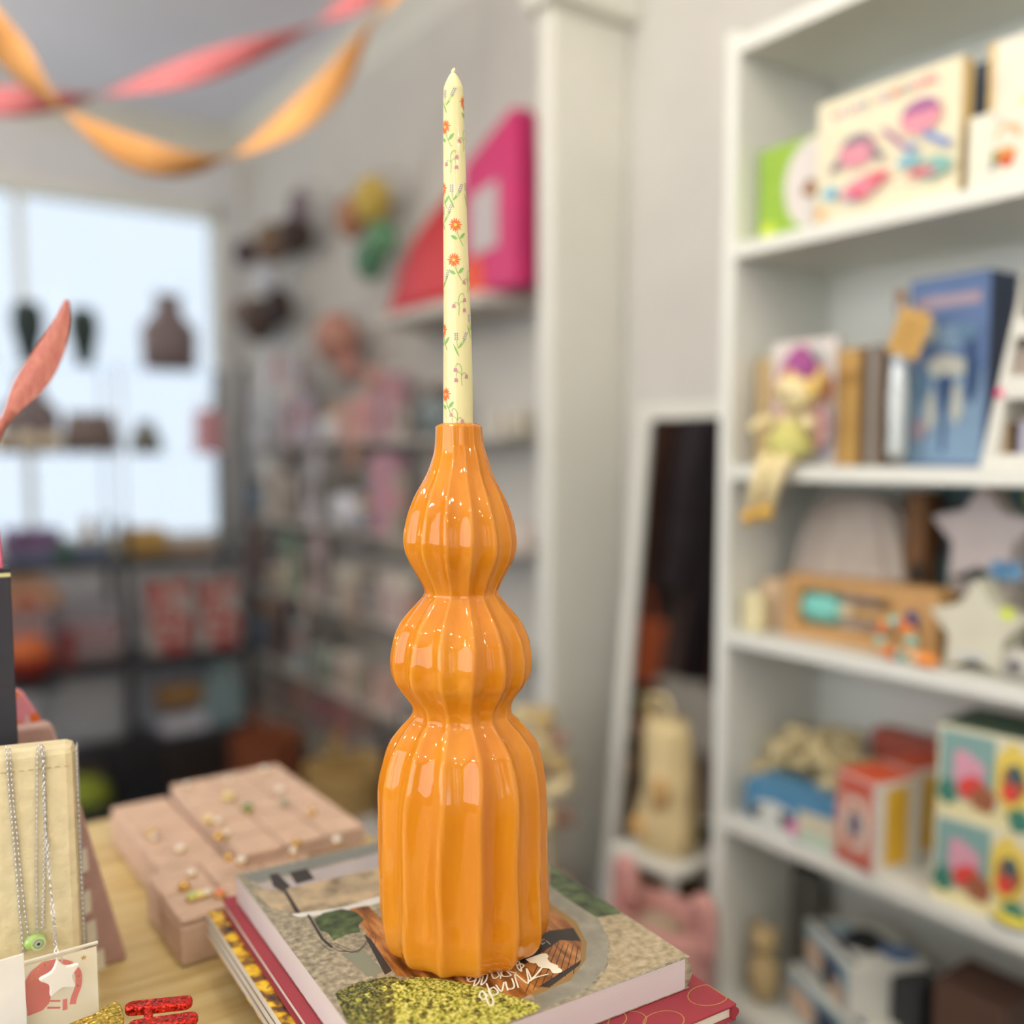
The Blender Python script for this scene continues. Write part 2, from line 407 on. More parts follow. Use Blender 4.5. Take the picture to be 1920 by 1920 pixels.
STONE = ramp_mat('cover_photo_stone', [(.3, (112, 106, 88)), (.5, (150, 141, 118)), (.7, (182, 172, 146))], 'noise', 220, .3, 0, None, 8, coat=.3)
tbk = book('garden_photo_book', 'thick paperback with a stone courtyard photo cover, on top of the stack under the vase', .3705, .616, .240, .306, .8683, BT, rad(-3.6), STONE, LILACPAGE, .0007, .0004)
Mi = (Matrix.Translation((.3705, .616, 0)) @ Matrix.Rotation(rad(-3.6), 4, 'Z')).inverted()
def cov(px, py):
    p = Mi @ onZ(BT, px, py)
    return (max(-.1195, min(.1195, p.x)), max(-.1525, min(.1525, p.y)))
CP = [pl('photo_slate', 122, 124, 118, coat=.3), pl('photo_paving', 172, 162, 160, coat=.3), pl('photo_dark', 46, 40, 36, coat=.3),
      pl('photo_white', 214, 212, 204, coat=.3),
      ramp_mat('photo_dark_plant', [(.35, (44, 54, 38)), (.55, (78, 96, 58)), (.7, (110, 128, 84))], 'noise', 90, .3, 0, None, 6),
      ramp_mat('photo_timber', [(.3, (92, 52, 24)), (.5, (158, 98, 46)), (.7, (206, 146, 82))], 'noise', 20, .3, 0, (9, 1.5, 1), 4),
      ramp_mat('photo_arch_stone', [(.3, (128, 126, 112)), (.7, (160, 156, 140))], 'noise', 60, .3),
      ramp_mat('photo_lime_leaves', [(.32, (72, 78, 32)), (.43, (136, 140, 52)), (.52, (192, 192, 88)), (.64, (226, 220, 132))], 'noise', 520, .3, 0, None, 4),
      ramp_mat('photo_leaves', [(.38, (40, 46, 30)), (.5, (88, 92, 44)), (.6, (140, 138, 66)), (.7, (176, 166, 90))], 'noise', 520, .3, 0, None, 4),
      ramp_mat('photo_rubble', [(.3, (120, 104, 82)), (.5, (176, 158, 128)), (.62, (200, 176, 140)), (.75, (168, 120, 92))], 'noise', 45, .3, 0, None, 5),
      ramp_mat('photo_sand_stone', [(.3, (142, 128, 100)), (.5, (172, 156, 124)), (.7, (196, 180, 150))], 'noise', 160, .3, 0, None, 8),
      pl('photo_letters', 252, 246, 222, coat=.3), pl('photo_pane', 128, 132, 112, coat=.3), pl('photo_arch_rim', 150, 118, 66, coat=.3)]
art = MB(); lay = [0]
def cpoly(pts, mi, smooth=0):
    lay[0] += 1
    P = [cov(*p) for p in (curve2(pts + [pts[0]], smooth)[:-1] if smooth else pts)]
    z = BT - .8683 + .00005 + lay[0] * .0000018
    a = sum(P[i][0] * P[(i + 1) % len(P)][1] - P[(i + 1) % len(P)][0] * P[i][1] for i in range(len(P)))
    if a < 0: P.reverse()
    art.add([(x, y, z) for x, y in P], [tuple(range(len(P)))], mi)
def cline(pts, wd, mi):
    for s in stroke([cov(*p) for p in pts], wd):
        lay[0] += .25
        z = BT - .8683 + .00005 + lay[0] * .0000018
        art.add([(x, y, z) for x, y in s], [(0, 1, 2, 3)], mi)
cpoly([(452, 1642), (900, 1530), (915, 1545), (715, 1597), (480, 1655)], 0)
cpoly([(478, 1660), (715, 1598), (790, 1580), (790, 1612), (600, 1660), (505, 1668)], 1)
cpoly([(505, 1640), (520, 1637), (545, 1662), (530, 1672), (512, 1662)], 2)
cpoly([(542, 1636), (575, 1628), (590, 1648), (556, 1658)], 2)
cpoly([(475, 1668), (520, 1668), (560, 1700), (550, 1715), (505, 1700)], 9)
cpoly([(530, 1668), (720, 1625), (730, 1680), (560, 1714)], 9)
cpoly([(530, 1668), (536, 1667), (564, 1712), (556, 1716)], 2)
cpoly([(545, 1714), (640, 1702), (725, 1676), (725, 1690), (640, 1712), (560, 1720)], 3)
cpoly([(655, 1704), (690, 1698), (790, 1800), (790, 1835), (745, 1830), (700, 1770)], 5)
cpoly([(588, 1724), (606, 1712), (640, 1704), (664, 1708), (684, 1724), (672, 1734), (676, 1748), (650, 1752), (625, 1764), (616, 1750), (600, 1745)], 4, 0)
cpoly([(642, 1790), (680, 1780), (722, 1822), (690, 1832)], 12)
cpoly([(682, 1752), (695, 1760), (735, 1820), (722, 1828)], 2)
cpoly([(790, 1700), (1035, 1640), (1110, 1715), (1075, 1830), (960, 1880), (790, 1840)], 5)
cpoly([(1028, 1652), (1085, 1690), (1120, 1720), (1142, 1765), (1136, 1810), (1105, 1850), (1010, 1898), (1000, 1868), (1070, 1838), (1098, 1800), (1100, 1768), (1080, 1728), (1028, 1690)], 6)
cpoly([(1028, 1690), (1080, 1728), (1100, 1768), (1098, 1800), (1070, 1838), (1000, 1868), (995, 1860), (1062, 1832), (1088, 1798), (1090, 1768), (1072, 1734), (1028, 1700)], 13)
for a in ([(1005, 1760), (1090, 1765), (1075, 1740), (1030, 1745)], [(960, 1800), (1040, 1750), (1060, 1756), (985, 1808)], [(1010, 1850), (1090, 1800), (1086, 1810), (1030, 1852)]): cpoly(a, 2)
for k in range(7): cline([(985 + k * 15, 1862 - k * 6), (1030 + k * 9, 1762 + k * 2)], .0006, 2)
cpoly([(1030, 1622), (1055, 1632), (1172, 1708), (1150, 1728), (1115, 1718), (1070, 1690), (1030, 1660)], 4)
cpoly([(1120, 1720), (1172, 1712), (1292, 1790), (1110, 1858), (1140, 1810), (1144, 1765)], 10)
cline([(578, 1716), (604, 1760), (622, 1776)], .0022, 2)
for k in range(4): cline([(600 + k * 9, 1768), (618 + k * 14, 1782), (660 + k * 4, 1786), (700, 1772 - k * 8)], .0004, 2)
cline([(670, 1712), (690, 1744), (705, 1755), (702, 1775)], .0004, 2); cline([(548, 1764), (600, 1748)], .0005, 2)
cpoly([(628, 1862), (660, 1846), (700, 1836), (740, 1832), (760, 1850), (800, 1880), (800, 1990), (700, 2010)], 8, 3)
cpoly([(735, 1845), (780, 1832), (840, 1838), (900, 1850), (960, 1868), (1010, 1884), (1000, 1898), (930, 1925), (700, 2008), (740, 1920)], 7, 3)
for k in range(260):
    a, c = rnd.uniform(632, 1010), rnd.uniform(1832, 1925)
    if a < 740 and c < 1870 - (a - 632) * .3: continue
    if a > 800 and c < 1842 + (a - 800) * .22: continue
    r = rnd.uniform(.6, 1.5)
    cpoly([(a, c), (a + 6 * r, c - 3 * r), (a + 11 * r, c + 2 * r), (a + 5 * r, c + 5 * r)], 7 if rnd.random() < (.25 if a < 720 else .55) else 8)
# white script lettering; reads from the far side of the table
def lettering(pts, wd=.0011): cline(curve2(pts, 5), wd, 11)
for P in ([(996, 1836), (987, 1817), (990, 1845), (966, 1828), (972, 1853)], [(960, 1836), (964, 1852), (952, 1855), (948, 1842), (952, 1858)],
          [(945, 1843), (940, 1860), (930, 1848)], [(926, 1852), (934, 1862), (922, 1868), (916, 1858), (926, 1852)], [(912, 1845), (925, 1880), (917, 1885), (908, 1862), (905, 1862)],
          [(905, 1860), (913, 1868), (906, 1876), (899, 1866), (905, 1858)],
          [(974, 1820), (982, 1812), (974, 1808), (970, 1815), (978, 1822), (972, 1800)], [(967, 1806), (970, 1814)],
          [(968, 1826), (950, 1822), (958, 1830), (944, 1832), (938, 1824)], [(944, 1812), (938, 1836)], [(948, 1822), (934, 1824)], [(930, 1822), (936, 1830), (926, 1836), (922, 1826), (930, 1822)],
          [(916, 1815), (912, 1838), (902, 1848), (906, 1832)], [(904, 1818), (898, 1842), (888, 1850), (894, 1834)], [(884, 1828), (892, 1838), (880, 1842), (876, 1832), (888, 1830), (876, 1840)],
          [(993, 1840), (1012, 1822), (1018, 1812)], [(992, 1842), (1005, 1834), (1028, 1828)], [(1000, 1836), (1016, 1815)]): lettering(P)
for P in ([(985, 1800), (1018, 1789), (1028, 1793), (1024, 1800), (1000, 1808)], [(1002, 1798), (1022, 1796), (1032, 1806), (1046, 1812), (1044, 1822), (1036, 1826), (1030, 1818), (1010, 1814)], [(1034, 1818), (1048, 1816), (1054, 1822), (1048, 1826), (1036, 1826)]): cpoly(P, 11, 3)
cline([(1012, 1766), (1017, 1772), (1022, 1768)], .0004, 11); cline([(1024, 1765), (1032, 1772)], .0004, 11)
art.build('cover_photo_print', CP, tbk)
tag(tbk.children[-1], 'courtyard photo with white script lettering')

# ================================================================== vase and candle
VB = onZ(BT, 872, 1766)
HV = Vector((FW.x, FW.y, 0)).normalized()              # horizontal view direction at the vase
def zax(px, py):
    """height and side offset of a picture point in the upright plane through the vase axis"""
    d = ray(px, py); t = (VB - EYE).dot(HV) / d.dot(HV)
    p = EYE + d * t
    return p.z, (p - VB).dot(RT), t
prof = [(797.5, 40, 860.5), (799, 42.5, 860.5), (803, 43.5, 860.5), (830, 45, 861), (850, 49, 862.5), (870, 55, 862.5), (885, 60, 862), (900, 67, 861.5), (930, 83, 861.5), (960, 95.5, 861.5), (985, 102, 862), (1008, 105.5, 862.5), (1025, 104.5, 863), (1040, 101.5, 863.5), (1060, 92.5, 864), (1080, 81, 864.5), (1098, 72, 865), (1110, 68.7, 865), (1122, 75, 865), (1138, 89, 864.5), (1152, 101, 864.5), (1167, 112.5, 864.5), (1182, 120, 864.5), (1200, 127, 864.5), (1233, 132, 864.5), (1264, 128.6, 864), (1280, 120, 864.5), (1293, 110.8, 865), (1312, 96.8, 865.5), (1327, 92, 866), (1341, 95, 866.5), (1360, 113.5, 868), (1375, 126, 868.5), (1389, 136, 869), (1410, 144, 868), (1430, 149.5, 868), (1466, 155.3, 867), (1520, 157, 867), (1600, 157.5, 868), (1660, 157.5, 870), (1712, 156.5, 871.5), (1738, 152, 872), (1752, 145, 872), (1760, 137, 872), (1765, 126, 872)]
rows = []
for py, hw, cxp in prof:
    z, off, t = zax(cxp, py)
    rows.append((z - BT, off, hw * t / FPX))
rows[-1] = (0.0, rows[-1][1], rows[-1][2]); rows[-2] = (.0025, rows[-2][1], rows[-2][2])
def cr(rows, n):
    return curve2(rows, n)
sm = cr(rows, 3)
N = 14 * 12
toward = math.atan2(-(VB - EYE).y, -(VB - EYE).x)      # heading from vase to camera
vb = MB(); vs = []; fs = []; ridge = []
for i, (z, off, r) in enumerate(sm):
    for k in range(N):
        a = 2 * PI * k / N                             # 0 faces the camera, positive to the right
        wob = .022 * math.sin(z * 31 + 1) + .014 * math.sin(z * 74 + 2.1 * math.floor(a / (2 * PI / 14)))
        ph = abs(math.sin(7 * (a - rad(10.5) + wob)))
        s = math.sqrt(ph * ph + .004) - .063
        dep = .105 * min(1, max(.45, (r - .008) / .03)) if z < .388 else .05
        if z > .392: dep = .006
        if z < .03: dep *= .75
        R = r * (1.012 - dep * s)
        ridge.append(math.exp(-(ph / .16) ** 2) * (1 if z < .392 else .3))
        ww = toward + a
        vs.append((R * math.cos(ww) + RT.x * off, R * math.sin(ww) + RT.y * off, z))
n_ = len(sm)
for i in range(n_ - 1):
    for k in range(N):
        a, c = i * N + k, i * N + (k + 1) % N
        fs.append((a, a + N, c + N, c))
# inner lip of the mouth
z0, off0, r0 = sm[0]
for rr, dz in ((r0 - .0022, .0012), (r0 - .0042, .0004), (r0 - .0048, -.012), (.0105, -.03), (.001, -.031)):
    for k in range(N):
        ww = toward + 2 * PI * k / N
        vs.append((rr * math.cos(ww) + RT.x * off0, rr * math.sin(ww) + RT.y * off0, z0 + dz))
prev = 0
for j in range(5):
    nxt = (n_ + j) * N
    for k in range(N):
        k2 = (k + 1) % N
        fs.append((prev + k, prev + k2, nxt + k2, nxt + k))
    prev = nxt
fs.append(tuple((n_ - 1) * N + k for k in range(N)))
vb.add(vs, fs)
GLAZE = bpy.data.materials.new('orange_glaze'); GLAZE.use_nodes = True
nt = GLAZE.node_tree; b_ = nt.nodes['Principled BSDF']; L = nt.links.new
tc = nt.nodes.new('ShaderNodeTexCoord'); mp = nt.nodes.new('ShaderNodeMapping'); mp.inputs['Scale'].default_value = (30, 30, 3)
nz = nt.nodes.new('ShaderNodeTexNoise'); nz.inputs['Scale'].default_value = 1.4; nz.inputs['Detail'].default_value = 4
rp = nt.nodes.new('ShaderNodeValToRGB'); rp.color_ramp.elements[0].position = .3; rp.color_ramp.elements[1].position = .72
rp.color_ramp.elements[0].color = (*lin((201, 116, 17)), 1); rp.color_ramp.elements[1].color = (*lin((219, 141, 34)), 1)
L(tc.outputs['Object'], mp.inputs[0]); L(mp.outputs[0], nz.inputs['Vector']); L(nz.outputs['Fac'], rp.inputs[0]); L(rp.outputs[0], b_.inputs['Base Color'])
bp = nt.nodes.new('ShaderNodeBump'); bp.inputs['Strength'].default_value = .06; bp.inputs['Distance'].default_value = .002
L(nz.outputs['Fac'], bp.inputs['Height']); L(bp.outputs[0], b_.inputs['Normal'])
b_.inputs['Roughness'].default_value = .035; b_.inputs['Specular IOR Level'].default_value = .5

ra = nt.nodes.new('ShaderNodeAttribute'); ra.attribute_name = 'thin_glaze'
mxc = nt.nodes.new('ShaderNodeMix'); mxc.data_type = 'RGBA'; mxc.inputs[7].default_value = (*lin((244, 172, 84)), 1)
mf = nt.nodes.new('ShaderNodeMath'); mf.operation = 'MULTIPLY'; mf.inputs[1].default_value = .38
L(ra.outputs['Fac'], mf.inputs[0]); L(mf.outputs[0], mxc.inputs[0]); L(rp.outputs[0], mxc.inputs[6]); L(mxc.outputs[2], b_.inputs['Base Color'])
vo = vb.build('ribbed_candle_vase', GLAZE, None, smooth=True, loc=(VB.x, VB.y, BT))
at_ = vo.data.attributes.new('thin_glaze', 'FLOAT', 'POINT')
at_.data.foreach_set('value', ridge + [0.0] * (len(vo.data.vertices) - len(ridge)))
tag(vo, 'tall glossy orange ceramic vase with three fluted bulges standing on the books', 'vase')

# candle: cream taper with printed meadow flowers
mouth = Vector((VB.x + RT.x * off0, VB.y + RT.y * off0, BT + z0 - .028))
ct = thing('taper_candle', 'cream taper candle printed with orange daisies, standing in the orange vase', 'candle', mouth)
WAX = mat('candle_wax', (230, 219, 160), .35, .02, 20, coat=.35)
cprof = [(797, 28, 859), (700, 27.3, 858.6), (600, 25.5, 857.2), (500, 23.8, 855.3), (400, 22.2, 853.4), (300, 20.8, 851.8), (220, 19.6, 850.6), (172, 18.6, 850), (165, 17.8, 850), (158, 15.5, 850), (150, 12, 850), (143, 8.2, 850), (139, 5.2, 850)]
crow = [(zax(c, y)[0] - mouth.z, zax(c, y)[1] - off0, h * zax(c, y)[2] / FPX) for y, h, c in cprof]
crow = [(0.0, crow[0][1], crow[0][2])] + crow
cs = curve2(crow, 4); NC = 40; vs = []; fs = []
for z, off, r in cs:
    for k in range(NC):
        ww = toward + 2 * PI * k / NC
        vs.append((r * math.cos(ww) + RT.x * off, r * math.sin(ww) + RT.y * off, z))
for i in range(len(cs) - 1):
    for k in range(NC):
        a, c = i * NC + k, i * NC + (k + 1) % NC
        fs.append((a, c, c + NC, a + NC))
fs.append(tuple(reversed(range(NC)))); fs.append(tuple(range(len(vs) - NC, len(vs))))
MB().add(vs, fs).build('wax_body', WAX, ct, smooth=True)
zt, ot, rt_ = cs[-1]
s_ = crow[-1][2] / 5.2
wk = [(RT.x * (ot + dx * s_), RT.y * (ot + dx * s_), zt + dz * s_) for dx, dz in ((0, -2), (-.6, 2), (-.5, 5), (1.4, 8), (2.2, 11))]
MB().tube(wk, [4.6 * s_, 3.6 * s_, 3.4 * s_, 3.2 * s_, 1.2 * s_], 10).build('wick_tip', WAX, ct, smooth=True)
def csurf(z):
    for a, c in zip(cs, cs[1:]):
        if a[0] <= z <= c[0]:
            t = (z - a[0]) / max(1e-9, c[0] - a[0])
            return a[1] + (c[1] - a[1]) * t, a[2] + (c[2] - a[2]) * t
    return cs[-1][1], cs[-1][2]
PR = [pl('print_orange', 232, 106, 40, rough=.4), pl('print_yellow', 252, 196, 66, rough=.4), pl('print_green', 134, 182, 98, rough=.4), pl('print_mauve', 200, 140, 150, rough=.4), pl('print_violet', 138, 128, 168, rough=.4)]
def motif(name, px, py, shapes, back=None):
    """flat print wrapped on the wax; shapes in picture-scale units about (px,py)"""
    z, off, t = zax(px, py); z -= mouth.z
    o_, r = csurf(z)
    u = max(-.97, min(.97, (off - off0 - o_) / r))
    th0 = math.asin(u) if back is None else back
    m = MB(); k = t / FPX
    for i, (poly, mi) in enumerate(shapes):
        P = []
        for x, y in poly:
            zz = min(z + y * k, cs[-8][0]); oo, r2 = csurf(zz); th = toward + th0 + x * k / r2
            R2 = r2 + .00012 + i * .000004
            P.append((R2 * math.cos(th) + RT.x * oo, R2 * math.sin(th) + RT.y * oo, zz))
        m.add(P, [tuple(range(len(P)))], mi)
    m.build(name, PR, ct)
def leaf(x0, y0, x1, y1, wd, mi=2):
    dx, dy = x1 - x0, y1 - y0; d = math.hypot(dx, dy); nx, ny = -dy / d * wd, dx / d * wd
    f = lambda t, s: (x0 + dx * t + nx * s, y0 + dy * t + ny * s)
    return ([f(0, 0), f(.25, -.8), f(.55, -1), f(.85, -.5), f(1, 0), f(.85, .5), f(.55, 1), f(.25, .8)], mi)
def st(pts, wd=1.0, mi=2): return [(q, mi) for q in stroke(curve2(pts, 4), wd)]
def daisy(px, py, **k):
    S = [leaf(3 * math.cos(a), 3 * math.sin(a), 13 * math.cos(a) * (1 + .12 * math.sin(7 * a)), 13.5 * math.sin(a), 1.35, 0) for a in [2 * PI * i / 15 + .1 for i in range(15)]]
    S += [(disc(0, 0, 4.2, 12), 0), (disc(0, 0, 3.1, 12), 1)] + st([(3, -13), (6, -22), (14, -37)], 1.2) + [leaf(8, -25, 19, -13, 3), leaf(3, -26, -9, -19, 3)]
    motif('daisy_print', px, py, S, **k)
def lily(px, py, f=1, **k):
    S = st([(0, -20), (1, -4), (0, 10), (4, 19), (9, 20), (11, 15)], 1.1) + st([(1, -2), (-4, 4), (-8, 2)], .9) + st([(1, 0), (6, 6), (10, 2), (10, -4)], .6)
    for x, y in ((12, 10), (-9, -2), (11, -9)):
        S += [(disc(x, y, 3.2, 10), 3)] + [leaf(x + d, y, x + d * 1.4, y - 5, 1, 3) for d in (-2, 0, 2)]
    motif('bellflower_print', px, py, [([(f * a, c) for a, c in p], m) for p, m in S], **k)
def lavender(px, py, **k):
    S = st([(0, 0), (-2, 10), (-2, 16)], .8) + st([(0, 0), (6, 10), (14, 18)], .8) + [leaf(0, -1, 16, 20, 2.2), leaf(2, -16, -9, 9, 1.6)]
    for x0, y0, a in ((-3, 16, 0), (12, 18, .5)):
        for i in range(4):
            for d in (-2, 2): S.append((disc(x0 + d + i * 3.4 * math.sin(a), y0 + i * 3.6, 1.3, 7), 4))
    motif('lavender_print', px, py, S, **k)
for p in ((869, 196), (835, 243), (831, 358), (854, 427), (851, 492), (832, 621), (836, 741)): daisy(*p)
for p, f in (((868, 267), 1), ((845, 310), 1), ((860, 575), 1), ((866, 705), -1), ((858, 788), -1), ((876, 530), 1)): lily(*p, f=f)
for p in ((837, 203), (850, 381), (874, 375), (834, 420), (859, 656), (881, 620), (831, 540)): lavender(*p)
for i in range(8): (daisy, lily, lavender)[i % 3](850, 215 + i * 72, back=2.2 + (i % 3) * .9)
# ================================================================== pink earring trays
VEL = mat('pink_velvet', (202, 171, 148), .95, .07, 60, bump=.15)
def tray(name, label, x0, x1, y0, y1, z1, slots):
    t = thing(name, label, 'tray', ((x0 + x1) / 2, (y0 + y1) / 2, TZ))
    a, c, h = (x1 - x0) / 2, (y1 - y0) / 2, z1 - TZ
    MB().box(-a, a, -c, c, 0, h - .006).build('tray_block', VEL, t, bevel=.004)
    nx, ny = slots                                     # padded ridges with dark slits between, each its own pad
    for i in range(nx):
        for j in range(ny):
            u0, u1 = -a + 2 * a * i / nx, -a + 2 * a * (i + 1) / nx
            v0, v1 = -c + 2 * c * j / ny, -c + 2 * c * (j + 1) / ny
            MB().box(u0 + .0006, u1 - .0006, v0 + .0006, v1 - .0006, h - .0062, h).build('pad', VEL, t, bevel=.0028)
    return t
tray('earring_tray', 'low pink velvet earring tray at the left end of the group', .238, .303, .932, 1.145, .842, (1, 4))
tray('earring_tray', 'raised pink velvet earring tray beside the table edge behind the books', .305, .440, .888, 1.14, .857, (3, 5))
tray('earring_tray', 'pink velvet earring tray nearest the books', .224, .372, .817, .930, .844, (3, 2))
GOLD = mat('gold_metal', (222, 178, 96), .25, .05, 30, metal=.9)
SILVER = mat('silver_metal', (214, 213, 212), .38, .05, 30, metal=.75)
PEARL = mat('pearl', (240, 236, 222), .25, .02, 30, coat=.5)
GEMS = {'white': PEARL, 'green': mat('green_gem', (70, 130, 76), .2, .1, 30, coat=.5), 'teal': mat('teal_gem', (96, 158, 150), .2, .1, 30, coat=.5), 'gold': GOLD,
        'lime': mat('lime_bead', (190, 206, 120), .4), 'orange': mat('coral_bead', (236, 140, 96), .4), 'yellow': mat('pale_yellow_bead', (238, 220, 150), .35), 'grey': SILVER}
ear = [(285, 1560, 'gold', .842, 'at the low end of the tray group'), (290, 1568, 'grey', .842, 'beside the gold one on the low tray'), (338, 1590, 'white', .842, 'on the left rim of the raised tray'), (350, 1470, 'white', .857, 'on the far left corner of the raised tray'), (428, 1462, 'white', .857, 'on the far edge of the raised tray'), (495, 1442, 'white', .857, 'at the far right edge of the raised tray'),
       (428, 1492, 'yellow', .857, 'near the far edge, largest pale one'), (464, 1514, 'green', .857, 'in the middle of the raised tray'), (533, 1504, 'teal', .857, 'at the right of the raised tray'), (390, 1535, 'yellow', .857, 'left of the green gem'), (408, 1538, 'white', .857, 'just right of a pale yellow one'), (425, 1562, 'white', .857, 'below the green gem'), (410, 1566, 'gold', .857, 'left of a pearl below the green gem'),
       (428, 1605, 'gold', .857, 'on the near left of the raised tray'), (452, 1612, 'white', .857, 'on the near edge of the raised tray'), (358, 1636, 'white', .844, 'at the far edge of the nearest tray'), (555, 1578, 'gold', .857, 'at the near right of the raised tray'), (550, 1594, 'white', .857, 'below a gold one at the near right'), (632, 1574, 'white', .857, 'at the right near corner of the raised tray'),
       (360, 1680, 'lime', .844, 'in the cluster on the nearest tray'), (374, 1676, 'yellow', .844, 'in the middle of the bead cluster'), (388, 1672, 'white', .844, 'at the right of the bead cluster'), (412, 1674, 'orange', .844, 'nearest the red book'), (585, 1522, 'gold', .857, 'near the right edge of the raised tray'), (345, 1660, 'gold', .844, 'at the back of the bead cluster'), (524, 1480, 'white', .857, 'right of the pale yellow one at the far edge')]
for px, py, c, z, where in ear:
    p = onZ(z + .004, px, py); p.z = z
    t = thing('stud_earring', '%s earring stud %s' % ({'white': 'white pearl', 'grey': 'silver', 'gold': 'gold', 'green': 'green gem', 'teal': 'teal gem', 'lime': 'lime bead', 'orange': 'coral bead', 'yellow': 'pale yellow bead'}[c], where), 'earring', p, 0, 'earrings on the pink trays')
    r = .0075 if (px, c) in ((428, 'yellow'), (464, 'green')) else rnd.uniform(.0042, .006)
    MB().tube([(0, 0, -.003), (0, 0, .002)], .0007, 6).build('post', GOLD, t)
    MB().lathe([(.001, .0005), (r, .001), (r * 1.05, .002), (r, .003)], 14).build('setting', GOLD, t, smooth=True)
    MB().ell((0, 0, .0034), r * .85, r * .85, r * .75, n=12).build('gem', GEMS[c], t, smooth=True)

# ================================================================== left foreground: jewellery displays
FELT = mat('cream_felt', (220, 206, 166), .95, .08, 70, bump=.25)
a = rad(13)
cst = thing('necklace_stand', 'cream felt necklace stand draped with fine silver chains', 'stand', (.1333, .755, TZ), -a)
sw, sh, sd = .21, .234, .025
MB().box(-sw, 0, 0, sd, 0, sh).build('padded_board', FELT, cst, bevel=.006)
STITCH = mat('stitching', (188, 168, 122), .8)
q = MB()
for k in range(30): q.box(-.004 - k * .006, -.0072 - k * .006, -.0006, .0002, sh - .0155, sh - .0149)
q.build('stitching', STITCH, cst)
MB().prism([(sd, .02), (sd + .03, 0), (sd + .026, 0), (sd, .16)], -.03, -.022, plane='yz').build('easel_strut', FELT, cst)
def chain(name, label, pts, link=.0014, wire=.0003, pend=None, m=SILVER, par=None):
    """a necklace chain of small linked rings along a 3D path"""
    t = thing(name, label, 'necklace', pts[0])
    P = [Vector(p) - Vector(pts[0]) for p in curve2([tuple(p) for p in pts], 24)]
    L_ = [0]
    for u, v in zip(P, P[1:]): L_.append(L_[-1] + (v - u).length)
    nl = int(L_[-1] / (link * 1.45)); mb = MB(); j = 0
    for i in range(nl):
        s = i * link * 1.45
        while j < len(P) - 2 and L_[j + 1] < s: j += 1
        f = (s - L_[j]) / max(1e-9, L_[j + 1] - L_[j]); c = P[j].lerp(P[j + 1], f)
        d = (P[j + 1] - P[j]).normalized()
        side = d.cross(Vector((0, 1, 0)))
        if side.length < .1: side = d.cross(Vector((1, 0, 0)))
        side.normalize(); nrm = d.cross(side)
        sd_ = side if i % 2 else nrm
        ringp = [c + d * (link * math.cos(2 * PI * q / 7)) + sd_ * (link * .6 * math.sin(2 * PI * q / 7)) for q in range(8)]
        mb.tube(ringp, wire, 3)
    mb.build('chain', m, t)
    return t
def SP(px, py, dy=0.0):                                # a point on the front of the cream stand
    n = Vector((-math.sin(a), -math.cos(a), 0)); o = Vector((.1333, .755, 0)) + n * (.0016 + dy)
    d = ray(px, py); return EYE + d * ((o - EYE).dot(n) / d.dot(n))
chain('necklace', 'leftmost fine silver chain on the cream stand', [SP(11, 1402), SP(17, 1480), SP(25, 1570), SP(36, 1700), SP(44, 1790)])
chain('necklace', 'silver chain second from the left, crossing toward the green bead', [SP(18, 1402), SP(23, 1480), SP(32, 1570), SP(44, 1690), SP(54, 1765)])
nk = chain('necklace', 'silver chain holding the green eye bead on the cream stand', [SP(70, 1758), SP(68, 1640), SP(69, 1500), SP(70, 1410), SP(76, 1398), SP(82, 1410), SP(84, 1520), SP(83, 1650), SP(80, 1750)])
pb = SP(66, 1766, .004)
GREENB = mat('green_glass_bead', (168, 206, 110), .15, .1, 40, coat=.6)
bead = MB().ell((0, 0, 0), .0078, .005, .006, n=16).build('eye_bead', GREENB, nk, smooth=True, loc=pb - nk.location)
q = MB()
for i, (r, mi) in enumerate(((.0052, 0), (.0038, 1), (.0024, 2), (.0012, 3))): q.add([(x + .0015, -.0046 - i * .0002, z) for x, z in disc(0, 0, r, 14)], [tuple(range(14))], mi)
q.build('eye_print', [pl('eye_pale', 214, 228, 190), pl('eye_green', 150, 190, 110), pl('eye_grey', 200, 206, 210), pl('eye_black', 40, 44, 52)], bead)
nk2 = chain('necklace', 'heavier twisted silver chain with a white star pendant', [SP(78, 1402), SP(82, 1460), SP(86, 1560), SP(89, 1600, .003), SP(92, 1640, .006), SP(100, 1720, .014), onY(.695, 104, 1770), onY(.687, 107, 1796)], link=.0019, wire=.0004)
CERA = mat('white_ceramic', (240, 237, 228), .35, .02, 30, coat=.2)
pc = onY(.686, 113, 1832)
sp_ = star(0, 0, .0136, .0077, 5, PI / 2 + .12)
spp = curve2(sp_ + [sp_[0]], 3)[:-1]
pend = MB().prism(spp, -.0012, .0022, plane='xz').build('star_pendant', CERA, nk2, bevel=.0007, loc=pc - nk2.location)
MB().tube([(.0019 * math.cos(2 * PI * k / 12), 0, 0.0122 + .0024 * math.sin(2 * PI * k / 12)) for k in range(13)], .0004, 5).build('jump_ring', SILVER, pend)
for px, k in ((139, 0), (143, 1), (147, 2)):           # chains wrapped round the stand's edge
    n1 = Vector((.1333, .755, 0)) + Vector((math.cos(a), -math.sin(a), 0)) * .0014 + Vector((math.sin(a), math.cos(a), 0)) * (.004 + .006 * k)
    chain('necklace', ['silver chain hanging over the front corner of the cream stand edge', 'middle of three silver chains hanging on the cream stand edge', 'rearmost silver chain hanging on the cream stand edge'][k],
          [n1 + Vector((0, 0, TZ + sh - .004)), n1 + Vector((0, .001, TZ + .17)), n1 + Vector((0, 0, TZ + .07))])
